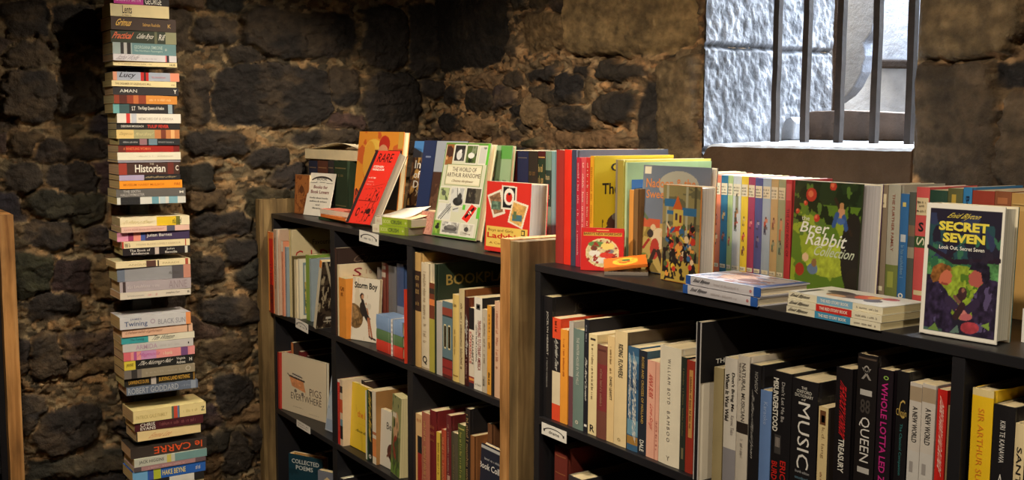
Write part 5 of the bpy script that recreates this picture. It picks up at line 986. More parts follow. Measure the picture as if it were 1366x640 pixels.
# leaning big covers
p = Pic(.2, .29, (226, 146, 50)); p.blot(3, 4, .54, (206, 96, 44), 3).rect(0, 0, .4, .34, (196, 80, 50)).ell(.36, .80, .2, .12, (236, 190, 80)).poly([(.28, .15), (.28, .80), (1, .80), (1, .15)], (30, 30, 36)).ell(.28, .68, .14, .22, (222, 160, 60)).ell(.60, .86, .12, .10, (190, 50, 36)).ell(.58, .78, .11, .08, (214, 150, 110)).ell(.60, .70, .14, .05, (150, 40, 34)).rect(.9, .82, 1, 1, (206, 160, 70))
facing(ZT, 'large orange and yellow jacketed book with a red capped face, behind the red book', (469, 292.5), None, (480, 175.5), .022, yaw=6, W=.265, kind='hj', col=(216, 130, 50), front=p, group=GT,
       ftxt=[('N', .04, .14, .28, .36, (60, 30, 24)), ('H', .04, .15, .16, .24, (60, 30, 24)), ('OUT', .62, .86, .56, .70, WHT, .02)])
p = Pic(.15, .25, (206, 46, 34)); p.rect(0, 0, .13, 1, (38, 32, 34)); p.line((.5, .5), (.95, .55), .004, (90, 20, 16)).line((.2, .46), (.95, .50), .004, (120, 26, 20)).blot(22, 30, .60, (70, 18, 16), 5, (.42, .02, .95, .5)).line((.62, .04), (.7, .46), .012, (80, 20, 16)).line((.8, .04), (.86, .44), .012, (80, 20, 16)).ell(.32, .15, .07, .06, (60, 18, 16)).ell(.33, .15, .04, .035, (206, 46, 34)).ell(.74, .17, .08, .04, (40, 14, 14)).rect(.16, .30, .9, .31, (120, 26, 20))
facing(ZT, 'bright red book with black drawings, leaning back with its grey page edge showing', (460.7, 296.6), (492, 302), (501.5, 200.8), .034, kind='hj', col=(36, 30, 32), fcol=(206, 46, 34), front=p, page=(150, 138, 122), W=.118, yaw=12, group=GT,
       ftxt=[('RARE', .24, .84, .84, .96, (40, 16, 16), .0), ('STEPHEN', .2, .62, .76, .79, WHT, .01), ('WINDSOR', .2, .70, .72, .75, WHT, .01), (8, .2, .5, .61, .635, WHT), (6, .2, .48, .56, .575, (226, 150, 140)), (8, .2, .55, .52, .54, (226, 150, 140))])
p = Pic(.17, .25, (110, 80, 54)); p.blot(10, 12, .5, (60, 44, 36), 4).blot(9, 8, .62, (206, 160, 90), 8).rect(0, .80, 1, 1, (70, 120, 176)).blot(6, 6, .55, (120, 160, 196), 3, (0, .8, 1, 1)).poly([(0, .8), (0, .92), (.25, .86), (.5, .8)], (60, 60, 66)).rect(0, 0, 1, .2, (50, 40, 40))
facing(ZT, 'book with blue sky over brown ruins and a white four line title', (531, 296), (556, 301), (537, 188), .022, yaw=18, lean=12, W=.16, kind='hj', col=(60, 66, 84), front=p, group=GT, dy=.02,
       ftxt=[('In the', .10, .66, .66, .76, WHT, .01), ('of the', .10, .60, .54, .63, WHT, .01), ('Dublin', .12, .70, .42, .51, WHT, .01), ('years', .20, .74, .32, .40, (226, 206, 170), .01)])
p = Pic(.20, .24, (150, 156, 166)); p.rect(0, 0, 1, .52, (70, 46, 36)).rect(.3, .5, .75, .64, (70, 46, 36)).blot(12, 10, .56, (96, 66, 50), 4, (0, 0, 1, .5)).rect(.05, .03, .9, .2, (196, 176, 150)).rect(.0, .2, 1, .22, (110, 80, 60)).rect(0, 0, .30, 1, (36, 48, 84)).rect(.29, 0, .305, 1, (24, 32, 56)).rect(.08, .8, .2, .82, (110, 120, 150))
facing(ZT, 'navy spined book with a pale blue and brown cover, leaning beside the collage cover', (547, 301), (590, 307), (562, 187.5), .028, yaw=12, lean=10, kind='hj', col=(44, 54, 84), front=p, W=.20, group=GT, dy=.012,
       ftxt=[(10, .5, .85, .88, .90, (90, 96, 110)), ('Dickens', .36, .95, .06, .15, (120, 80, 60), .01)])
p = Pic(.215, .27, (90, 140, 56), .0013)
def snap(x0, y0, x1, y1, base, dark, light, seed, edge=(224, 220, 206)):
    p.rect(x0, y0, x1, y1, edge); a, b_ = .012, .010; bx_ = (x0+a, y0+b_, x1-a, y1-b_)
    p.rect(*bx_, base).blot(9, 11, .50, dark, seed, bx_).blot(12, 9, .60, light, seed+5, bx_)
p.rect(.02, .02, .98, .98, (206, 206, 180))
snap(.03, .76, .20, .985, (150, 96, 54), (70, 44, 34), (222, 180, 120), 3, (150, 100, 60)); snap(.22, .80, .47, .985, (44, 42, 42), (26, 26, 26), (90, 88, 86), 8); p.ell(.34, .87, .06, .05, (210, 208, 204)).ell(.36, .91, .03, .02, (226, 224, 220))
snap(.49, .78, .74, .985, (86, 104, 58), (40, 50, 30), (130, 140, 110), 12); p.ell(.61, .87, .07, .03, (222, 222, 214)); snap(.78, .78, .95, .97, (196, 196, 186), (120, 120, 116), (226, 224, 214), 16); p.rect(.95, .78, 1, 1, (100, 190, 60))
p.rect(.10, .545, .90, .77, (96, 120, 60)).rect(.108, .551, .892, .764, (226, 220, 188)).rect(.12, .559, .88, .756, (206, 196, 160)).rect(.127, .564, .873, .751, (228, 222, 192))
snap(.02, .37, .26, .53, (170, 184, 130), (90, 110, 70), (214, 214, 200), 21); p.line((.06, .50), (.22, .40), .006, (60, 60, 56)).ell(.12, .46, .05, .03, (90, 96, 80)); snap(.28, .33, .60, .535, (206, 206, 200), (178, 178, 174), (226, 226, 222), 24); p.ell(.47, .38, .11, .045, (44, 44, 44)).line((.46, .40), (.42, .52), .007, (70, 70, 70)).ell(.50, .42, .05, .05, (60, 60, 60))
snap(.63, .36, .97, .54, (96, 90, 76), (50, 46, 42), (150, 140, 110), 28); snap(.05, .17, .36, .355, (214, 214, 206), (180, 180, 176), (230, 230, 224), 31); p.line((.09, .19), (.31, .34), .016, (70, 70, 70)).line((.14, .18), (.34, .32), .008, (90, 90, 90)).line((.09, .19), (.31, .34), .006, (200, 200, 196))
p.rect(.38, .27, .52, .325, (206, 206, 200)).line((.39, .29), (.5, .31), .006, (50, 50, 50)).rect(.60, .3, .66, .355, (96, 190, 60)).rect(.93, .22, 1, .34, (96, 190, 60))
p.poly([(.60, .20), (.76, .16), (.94, .335), (.79, .375)], (226, 214, 196)).poly([(.62, .205), (.755, .17), (.92, .33), (.79, .365)], (224, 48, 34)).line((.70, .23), (.85, .32), .02, (44, 22, 22)).ell(.78, .275, .035, .02, (240, 226, 206)).line((.74, .29), (.82, .25), .008, (44, 22, 22))
snap(.19, .03, .60, .165, (196, 194, 186), (150, 148, 142), (222, 222, 216), 36); p.ell(.40, .09, .15, .035, (84, 82, 80)).ell(.40, .11, .10, .02, (120, 118, 114)).rect(.22, .045, .57, .07, (120, 120, 116)); snap(.62, .02, .93, .16, (214, 210, 196), (190, 186, 172), (228, 224, 212), 41); p.ell(.76, .10, .05, .025, (70, 66, 62)).line((.70, .06), (.86, .05), .005, (120, 110, 100))
p.rect(.02, .02, .17, .16, (140, 176, 70), .4).ell(.09, .09, .05, .02, (40, 40, 36)).ell(.10, .12, .03, .015, (40, 40, 36)).rect(0, 0, 1, .018, (90, 140, 56))
facing(ZT, 'tall pale green book covered in small photographs around a cream title panel, leaning back', (576, 313.5), (640, 325), (596, 190), .022, kind='hj', col=(190, 190, 150), front=p, yaw=6, group=GT, W=.205,
       ftxt=[('THE WORLD OF', .24, .78, .695, .74, (80, 60, 50), .0), ('ARTHUR RANSOME', .13, .88, .635, .68, (80, 60, 50), .0), ('Christina Hardyment', .26, .74, .575, .61, (120, 90, 60), 0, .1)])
p = Pic(.16, .25, (170, 190, 140)); p.rect(0, .55, 1, 1, (150, 176, 136)).rect(.3, .86, 1, 1, (96, 160, 76)).rect(0, 0, 1, .5, (80, 110, 60), .4)
facing(ZT, 'pale green book standing close behind the photograph collage cover', (637, 320.5), (672, 323), (650, 194), .012, yaw=3, lean=6, W=.075, kind='hj', col=(150, 180, 130), front=p, group=GT, dy=.035, ftxt=[(10, .2, .8, .62, .65, (90, 110, 90)), (8, .2, .7, .5, .53, (60, 80, 60))])
p = Pic(.06, .1, (206, 150, 130)); p.blot(20, 20, .52, (186, 120, 104), 3)
facing(ZT, 'small salmon speckled book propped before the collage cover', (562, 311), (580, 314), (566, 281), .012, W=.06, yaw=8, lean=12, kind='pb', col=(206, 150, 130), front=p, group=GT, dy=-.01)
# two yellow green paperbacks
P0 = at(492.6, 309.5, 2, ZT); P1 = at(541, 315, 2, ZT)
ya = math.degrees(math.atan2(P1[1]-P0[1], P1[0]-P0[0])); Lx = float(np.hypot(P1[0]-P0[0], P1[1]-P0[1]))
print('crush yaw', ya, Lx)
ya = max(min(ya, 12), -12)
for i, l_ in enumerate(('yellow green paperback, lower of a flat pair with fanned white covers', 'yellow green paperback, upper of a flat pair with fanned white covers')):
    b = flat(ZT+.0004+i*.0236, P0[0]+.01*i, P0[0]+Lx+.01*i, max(P0[1], .012)+.004*i, .112, .023, l_, yaw=ya, kind='pb', col=(150, 172, 44), fcol=(226, 220, 200), bcol=(150, 172, 44), page=(150, 140, 120), group='flat pair of yellow green paperbacks',
             bands=[(.80, 1, (214, 206, 180)), (0, .1, (120, 130, 50))], txt=[V('BOOK', .56, .76, .25, .75, (206, 214, 130), .02), V('CRUSH', .26, .54, .25, .75, (70, 84, 50), .02), V('+', .12, .17, .3, .7, (206, 214, 140)), V(5, .84, .94, .3, .7, (190, 150, 130))])
    if i == 1:
        for j, (hgt, tw_) in enumerate(((.020, .9), (.030, .55))):
            mb = MB(); n = 12
            for k in range(n):
                u0, u1 = k/n, (k+1)/n; f = lambda u: .0236+.0008+j*.001+hgt*u**1.6
                z0_, z1_ = Lx*(1-tw_)*.5*j, Lx
                mb.poly([(f(u0), (.002+.106*u0), z0_), (f(u1), (.002+.106*u1), z0_), (f(u1)*.55+.0236*.45, (.002+.106*u1), z1_), (f(u0)*.55+.0236*.45, (.002+.106*u0), z1_)], (232, 224, 206) if j else (222, 190, 150))
            cu = mb.build('lifted_cover', M['matte'], b, smooth=True); so = cu.modifiers.new('thick', 'SOLIDIFY'); so.thickness = .0005
# red children's history with picture cards
p = Pic(.14, .2, (206, 50, 40)); p.poly([(.02, .80), (.34, .90), (.46, .56), (.18, .48)], (226, 216, 196)).poly([(.06, .78), (.31, .86), (.41, .58), (.20, .53)], (150, 110, 80), .5).rect(.12, .60, .34, .72, (96, 120, 100), .5)
p.poly([(.36, .96), (.70, .95), (.70, .62), (.36, .62)], (226, 218, 200)).poly([(.39, .94), (.67, .93), (.67, .64), (.39, .64)], (34, 32, 34)).ell(.53, .80, .12, .12, (232, 226, 214)).ell(.53, .79, .075, .07, (200, 40, 30)).ell(.53, .84, .03, .02, (36, 30, 30))
p.poly([(.62, .76), (.98, .70), (.86, .36), (.52, .44)], (230, 220, 196)).poly([(.64, .73), (.94, .68), (.83, .39), (.56, .46)], (206, 160, 90), .3).rect(.62, .46, .84, .55, (70, 110, 120)).rect(.64, .5, .72, .6, (96, 110, 70))
p.rect(.03, .06, .98, .36, (226, 190, 90)).rect(.84, .26, .92, .34, (50, 44, 40)).rect(.855, .275, .905, .325, (226, 190, 90))
facing(ZT, 'red hardback with three picture cards and a yellow title panel beside the timber post', (646, 333.5), (689, 341.5), (646.8, 241.5), .058, yaw=7, lean=3, kind='hj', col=(196, 44, 36), front=p, page=(150, 136, 118), group=GT, W=.165,
       ftxt=[('Boys and Girls', .08, .66, .28, .33, (120, 80, 30), 0), ('Ladybird', .06, .96, .17, .27, (196, 40, 30), .02), ('A Cover Story', .12, .8, .10, .14, (150, 90, 40), 0)])
run('T2', ZT, 0.235, [
 ('maroon old hardback behind the red card covered book', 'hb', 670, 689, 200.5, (84, 30, 30), {'txt': [q(.60, .61, .1, .9, (130, 60, 50)), q(.96, .97, .05, .95, (60, 22, 22))]}),
 ('dark navy old hardback in the row by the timber post', 'hb', 689.4, 704, 201, (40, 44, 74), {'txt': [q(.6, .61, .1, .9, (96, 90, 90)), q(.92, .93, .1, .9, (96, 90, 90))]}),
 ('black brown old hardback in the row by the timber post', 'hb', 704.4, 716.6, 201.5, (50, 44, 36), {'txt': [Hh(6, .74, .8, .15, .85, (120, 96, 60)), q(.6, .61, .1, .9, (110, 90, 60))]}),
 ('dark red and green spine with gilt panels and a round emblem', 'hb', 717, 726.6, 201.5, (74, 30, 28), {'bands': [(.5, .92, (40, 56, 40))], 'txt': [Hh(5, .78, .86, .15, .85, (206, 180, 110)), Hh(5, .66, .74, .15, .85, (206, 180, 110)), q(.5, .505, .1, .9, (190, 160, 90)), Hh('O', .10, .17, .2, .8, (206, 170, 100), .03), q(.93, .94, .05, .95, (190, 160, 90))]}),
 ('grey green spine with dark title panel', 'hb', 727, 734.6, 201.5, (110, 140, 120), {'bands': [(.42, .8, (44, 62, 54))], 'txt': [Hh(5, .7, .76, .15, .85, (196, 190, 140)), Hh(5, .5, .56, .15, .85, (196, 190, 140))]}),
 ('pale teal slim spine next to the dark red children book', 'hj', 735, 744, 202, (120, 160, 164), {'txt': [q(0, 1, .6, .7, (80, 116, 120))]}),
], GT, .16)
# ------------------------------------------------------------------ top board of the bookcase under the window
GW = "children's books under the window"
run('W1', ZT, 0.055, [
 ('tall dull red spine rising beside the timber post', 'hb', 741, 751.4, 200, (150, 44, 38), {'W': .2}),
 ('tall bright red slim spine beside the dull red one', 'hj', 751.8, 761, 199.6, (222, 50, 34), {'W': .2}),
 ('large slate blue annual, its grey cover edge rising behind the yellow one', 'hj', 761.4, 767.4, 200, (62, 66, 86), {'W': .27, 'fcol': (86, 90, 104)}),
 ('thin crimson spine in the group of three reds', 'hj', 767.8, 773.6, 210, (176, 40, 60), {'W': .2, 'txt': [V(26, .1, .95, .3, .65, (236, 170, 170))]}),
 ('thin rose red spine, middle of three reds', 'hj', 774, 780, 210, (206, 80, 84), {'W': .2, 'txt': [V(26, .1, .95, .3, .65, (246, 200, 190))]}),
 ('thin scarlet spine, third red before the yellow cover', 'hj', 780.4, 785.4, 210, (196, 50, 44), {'W': .2, 'txt': [V(26, .1, .95, .3, .65, (240, 190, 170))]}),
], GW)
p = Pic(.2, .26, (222, 190, 40)); p.ell(.30, .26, .20, .16, (60, 44, 36)).ell(.30, .40, .14, .09, (80, 50, 40)).ell(.32, .28, .10, .10, (150, 40, 34)).blot(10, 10, .56, (44, 34, 30), 4, (.1, .08, .5, .46)).ell(.28, .46, .06, .035, (120, 110, 100))
upright('W1', ZT, 0.055, 785.8, 790.6, 208, 'large yellow picture book with a dark animal at its foot and black title', kind='hj', W=.23, col=(214, 150, 40), fcol=(222, 190, 40), front=p, group=GW, txt=[V(24, .1, .9, .3, .65, (176, 90, 30))],
        ftxt=[('The Wind', .10, .64, .66, .76, (40, 30, 24), .02, .0), ('C', .20, .34, .86, .94, (40, 30, 24), .01)])
run('W1', ZT, 0.110, [
 ('grey and mustard spine, cover pale yellow along its head', 'hj', 819.5, 829.5, 213, (150, 134, 60), {'W': .26, 'fcol': (206, 190, 90), 'txt': [q(0, 1, .0, .3, (120, 110, 96))]}),
 ('pale green slim hardback with a blue patch on its cover', 'hj', 830, 834.6, 216.7, (170, 190, 150), {'W': .25, 'Y': .115, 'fcol': (160, 186, 140), 'ftxt': [('q', .05, .3, .58, .84, (40, 96, 160)), ('q', .10, .2, .64, .76, (110, 160, 196))]}),
], GW)
p = Pic(.1, .12, (196, 36, 32)); p.ell(.5, .42, .40, .34, (222, 206, 150)).ell(.5, .42, .375, .315, (206, 190, 140), 0, .2).ell(.36, .62, .2, .07, (96, 130, 70)).ell(.62, .58, .16, .09, (226, 200, 110)).ell(.32, .40, .14, .08, (222, 214, 200)).ell(.62, .36, .18, .08, (206, 60, 44)).ell(.45, .24, .2, .07, (222, 214, 200)).ell(.30, .52, .08, .06, (110, 60, 44)).ell(.7, .46, .08, .05, (120, 116, 120)).blot(14, 14, .57, (150, 50, 40), 5, (.14, .12, .86, .72)).rect(.04, .82, .96, .90, (206, 160, 60)).rect(.35, .945, .65, .965, (226, 150, 90))
facing(ZT, 'small red book with a round picture, standing before the tall reds', (774.4, 360.3), (831, 363), (774.4, 303.3), .008, yaw=40, lean=4, kind='hj', col=(190, 36, 32), front=p, group=GW, ftxt=[("BARRY'S NEW WORKSHOP", .06, .94, .83, .89, (110, 30, 24), .01), ])
upright('W2', ZT, 0.118, 838, 843.6, 253, 'narrow tan spine next to the grey cover with dancing animals', W=.12, kind='hb', col=(206, 140, 66), group=GW)
upright('W2', ZT, 0.118, 844, 849.5, 252, 'brown spine tucked against the grey cover with dancing animals', W=.12, kind='hb', col=(120, 90, 56), group=GW)
p = Pic(.19, .26, (110, 118, 132)); p.blot(4, 3, .55, (140, 146, 150), 2).ell(.55, .82, .3, .14, (170, 166, 150)).rect(0, 0, 1, .46, (176, 150, 84)).blot(5, 6, .55, (140, 120, 60), 4, (0, 0, 1, .46)).rect(0, .42, .3, .5, (190, 90, 60)).ell(.30, .32, .12, .10, (206, 186, 150)).ell(.24, .22, .07, .10, (170, 60, 50)).line((.24, .2), (.16, .06), .03, (60, 44, 40)).line((.3, .2), (.4, .05), .03, (60, 44, 40)).line((.34, .36), (.46, .5), .03, (200, 170, 130)).ell(.7, .3, .14, .14, (226, 190, 80)).ell(.62, .18, .08, .1, (60, 50, 56)).rect(.02, .92, .12, .99, (226, 214, 190)).ell(.16, .36, .05, .04, (60, 50, 46)).ell(.20, .42, .04, .03, (206, 180, 140)).line((.14, .30), (.06, .22), .018, (150, 50, 44)).line((.10, .5), (.02, .56), .02, (96, 110, 80)).ell(.08, .14, .06, .03, (110, 120, 60)).ell(.18, .10, .05, .02, (60, 70, 44))
facing(ZT, 'grey blue hardback with cloud, orange title and small dancing animals', (851, 360.3), (917.6, 374), (851, 220), .02, yaw=2, lean=3, kind='hj', col=(130, 134, 140), front=p, page=(196, 190, 180), group=GW, W=.20,
       ftxt=[('Nadoon & the', .06, .80, .79, .875, (206, 130, 76), .015, .0, .015), ('Sweetmeats', .07, .70, .69, .77, (206, 130, 76), .015, .0, .015)])
p = Pic(.13, .2, (150, 136, 90)); p.blot(3, 12, .5, (110, 104, 76), 3).rect(.1, .5, .16, 1, (176, 170, 140)).rect(.62, .5, .68, 1, (176, 170, 140)).rect(.84, .4, .9, 1, (90, 84, 60)).rect(.05, .78, .45, .86, (60, 110, 150)).rect(.5, .70, .9, .78, (60, 110, 150)).rect(.12, .70, .4, .74, (60, 110, 150))
p.poly([(.26, .74), (.40, .90), (.54, .76)], (206, 96, 44)).rect(.30, .56, .56, .75, (206, 176, 84)).rect(.34, .64, .40, .71, (70, 60, 70)).rect(.46, .62, .52, .70, (120, 50, 40)).poly([(.2, .56), (.62, .60), (.66, .55), (.22, .50)], (196, 60, 44))
rs4 = np.random.RandomState(4); pal_ = [(44, 36, 36), (44, 36, 36), (200, 60, 44), (226, 186, 60), (226, 196, 150), (60, 100, 140), (150, 70, 50), (226, 150, 70), (84, 96, 56)]
for _ in range(46):
    cx, cy = rs4.uniform(.14, .86), rs4.uniform(.26, .58); p.ell(cx, cy, rs4.uniform(.02, .075), rs4.uniform(.012, .05), pal_[rs4.randint(len(pal_))], rs4.uniform(-60, 60))
for _ in range(16):
    cx, cy = rs4.uniform(.14, .86), rs4.uniform(.30, .56); a_ = rs4.uniform(0, 6.28); p.line((cx, cy), (cx+.12*math.cos(a_), cy+.07*math.sin(a_)), .018, pal_[rs4.randint(len(pal_))])
p.rect(0, 0, 1, .22, (186, 156, 70)).blot(8, 9, .52, (44, 36, 32), 8, (.03, .02, .95, .34))
for _ in range(14):
    cx, cy = rs4.uniform(.1, .9), rs4.uniform(.06, .28); a_ = rs4.uniform(3.6, 5.8); p.line((cx, cy), (cx+.12*math.cos(a_), cy+.07*math.sin(a_)), .022, (40, 33, 31)); p.ell(cx, cy, .05, .03, pal_[rs4.randint(len(pal_))])
facing(ZT, 'orange edged old story book with a crowded woodland picture, face out', (881, 372.5), (918, 385), (881, 246), .040, yaw=-2, lean=1, kind='hj', col=(206, 130, 60), front=p, bcol=(206, 120, 50), page=(196, 186, 176), group=GW, W=.115)
# two little books lying, orange cover up
p = Pic(.1, .1, (226, 120, 40)); p.ell(.5, .5, .38, .30, (236, 206, 70)).ell(.5, .52, .22, .14, (206, 70, 44)).blot(12, 12, .55, (226, 160, 60), 3, (.2, .2, .8, .8)).ell(.62, .48, .1, .1, (96, 130, 70))
P = at(806, 367, 2, ZT); Xa, Ya = float(P[0]), float(P[1]); Lw = .092
for i, (l_, c_) in enumerate((('thin grey booklet under the orange covered one', (120, 110, 100)), ('small orange booklet with a yellow centre lying before the small red book', (220, 120, 44)))):
    b = book(l_, .052, Lw, .007, 'hj', c_, front=p if i else None, page=(150, 144, 134), group='little booklets lying under the tall reds')
    ya = R(52 if i else 50); t_ = R(7 if i else 0)
    ex = np.array([math.cos(ya)*math.cos(t_), math.sin(ya)*math.cos(t_), math.sin(t_)]); ey = np.array([-math.sin(ya), math.cos(ya), 0]); ey = ey*math.cos(R(17*i))+Z*math.sin(R(17*i)); up_ = np.cross(ex, ey)
    axes(b, np.array([Xa, Ya, ZT+.0005+i*.0078])+ex*Lw, up_, ey, -ex)
# the numbered story series
def series(lab, L, Rr, top, col, figs=(), lbl=True, foot=True, **k):
    tx = []
    if lbl: tx += [q(.80, .92, .06, .94, (226, 210, 170)), Hh(6, .875, .895, .15, .85, (70, 60, 50)), Hh(4, .845, .865, .2, .8, (70, 60, 50)), Hh(6, .815, .835, .15, .85, (70, 60, 50))]
    for a, b_, c_ in figs:
        m_ = (a+b_)/2; tx += [q(a, m_+.01, .28, .56, c_), q(m_, b_, .40, .74, mixc(c_, (230, 210, 170), .35)), q(b_-.004, b_+.018, .45, .62, mixc(c_, (60, 44, 36), .6)), q(a-.02, a+.002, .3, .42, mixc(c_, (50, 40, 40), .7)), q(a-.022, a+.002, .5, .6, mixc(c_, (50, 40, 40), .7))]
    if foot: tx += [q(.045, .085, .1, .9, (226, 214, 180)), Hh(4, .055, .075, .2, .8, (80, 70, 60))]
    return (lab, 'hb', L, Rr, top, col, dict(m='matte', W=.12, txt=tx, page=(232, 230, 226), **k))
run('W3', ZT, 0.272, [
 series('olive slim spine, first of the story series by the orange edged book', 926.5, 932, 229.5, (170, 160, 90), lbl=True),
 series('pale sage slim spine in the story series', 932.2, 939.4, 230, (176, 180, 140)),
 series('plain brown spine among the pastel story series', 939.7, 948.4, 231.5, (150, 96, 70), lbl=False, foot=False),
 series('orange salmon spine of the story series with red figures', 948.7, 959, 233, (222, 124, 86), [(.50, .58, (176, 60, 44)), (.30, .38, (236, 190, 130))]),
 series('teal blue spine of the story series with a tiny house', 959.3, 968, 233.6, (50, 110, 134), [(.55, .62, (206, 160, 90)), (.34, .40, (150, 70, 50))]),
 series('light green narrow spine of the story series', 968.3, 974.8, 234, (170, 186, 120), [(.3, .36, (206, 90, 60))]),
 series('spine dark leafy above and white below in the story series', 975.1, 985.8, 234.6, (196, 196, 186), [(.46, .80, (84, 96, 60)), (.58, .66, (206, 120, 60)), (.5, .54, (190, 60, 50))]),
 series('bright yellow spine of the story series', 986.1, 995, 235.2, (226, 190, 50), [(.52, .58, (206, 170, 60)), (.36, .42, (200, 60, 40)), (.22, .28, (110, 60, 40))]),
 series('crimson spine of the story series beside the bright yellow', 995.3, 1004, 236, (160, 60, 84), [(.5, .56, (200, 90, 100))]),
 series('violet blue spine of the story series', 1004.3, 1014, 237, (84, 84, 130), [(.5, .56, (120, 110, 150)), (.32, .4, (70, 60, 100))]),
 series('pale blue grey spine of the story series with a red figure', 1014.3, 1025, 237.6, (160, 172, 180), [(.52, .60, (190, 90, 60)), (.46, .52, (60, 60, 80))]),
 series('tan beige spine of the story series', 1025.3, 1034.6, 238.4, (196, 164, 110), [(.52, .6, (150, 90, 60)), (.3, .38, (110, 120, 90))]),
 series('grey green patterned spine of the story series', 1034.9, 1044.4, 239, (160, 160, 120), [(.4, .6, (190, 110, 70)), (.28, .36, (90, 110, 90))]),
 ('red spine with dark capitals, last before the garden cover', 'hb', 1044.7, 1052.6, 239.5, (190, 60, 60), {'W': .12, 'm': 'matte', 'txt': [V('THE LADY BOOK OF', .25, .72, .3, .75, (110, 24, 30), .01), q(.8, .96, .1, .9, (206, 90, 84))], 'page': (232, 230, 226)}),
], 'story series spines under the window')
p = Pic(.165, .21, (96, 128, 40)); p.blot(4, 5, .55, (150, 170, 50), 3).ell(.55, .30, .34, .16, (176, 190, 60), 0, .2).rect(0, .80, 1, 1, (44, 60, 34)).blot(9, 9, .48, (34, 46, 26), 6, (0, .62, 1, 1)).blot(12, 12, .57, (90, 120, 50), 8, (0, .5, 1, 1)).ell(.90, .40, .16, .34, (44, 40, 34)).ell(.96, .12, .14, .14, (50, 44, 36)).line((.88, .55), (.62, .86), .02, (60, 46, 34))
for cx, cy, rr in ((.26, .88, .08), (.36, .67, .045), (.06, .72, .03), (.58, .97, .05), (.18, .80, .03)): p.ell(cx, cy, rr, rr*.78, (190, 60, 44)).ell(cx-.01, cy+.01, rr*.5, rr*.4, (222, 120, 80))
p.ell(.72, .74, .05, .05, (206, 150, 110)).ell(.72, .80, .03, .03, (190, 140, 90)).line((.66, .72), (.62, .62), .03, (60, 90, 150)).line((.76, .70), (.80, .60), .03, (60, 90, 150)).ell(.72, .66, .06, .03, (80, 110, 170))
p.ell(.14, .18, .07, .06, (170, 60, 40)).ell(.34, .20, .08, .05, (110, 130, 160)).ell(.22, .3, .05, .04, (226, 190, 150)).ell(.36, .26, .04, .04, (150, 110, 70))
facing(ZT, 'green story collection with red apples and a white title, face out', (1057.5, 382.5), (1135.5, 395.5), (1060, 240.5), .055, lean=2, yaw=-2, kind='hj', col=(56, 64, 40), front=p, bcol=(96, 70, 110), page=(206, 202, 204), group=GW, W=.165, dy=-.01,
       ftxt=[('the', .14, .26, .64, .68, (236, 236, 226), .0), ('Brer', .14, .56, .53, .63, (240, 240, 230), .01, .1), ('Rabbit', .24, .82, .42, .54, (240, 240, 230), .01, .1), ('Collection', .36, .94, .33, .42, (206, 216, 190), .01, .1)])
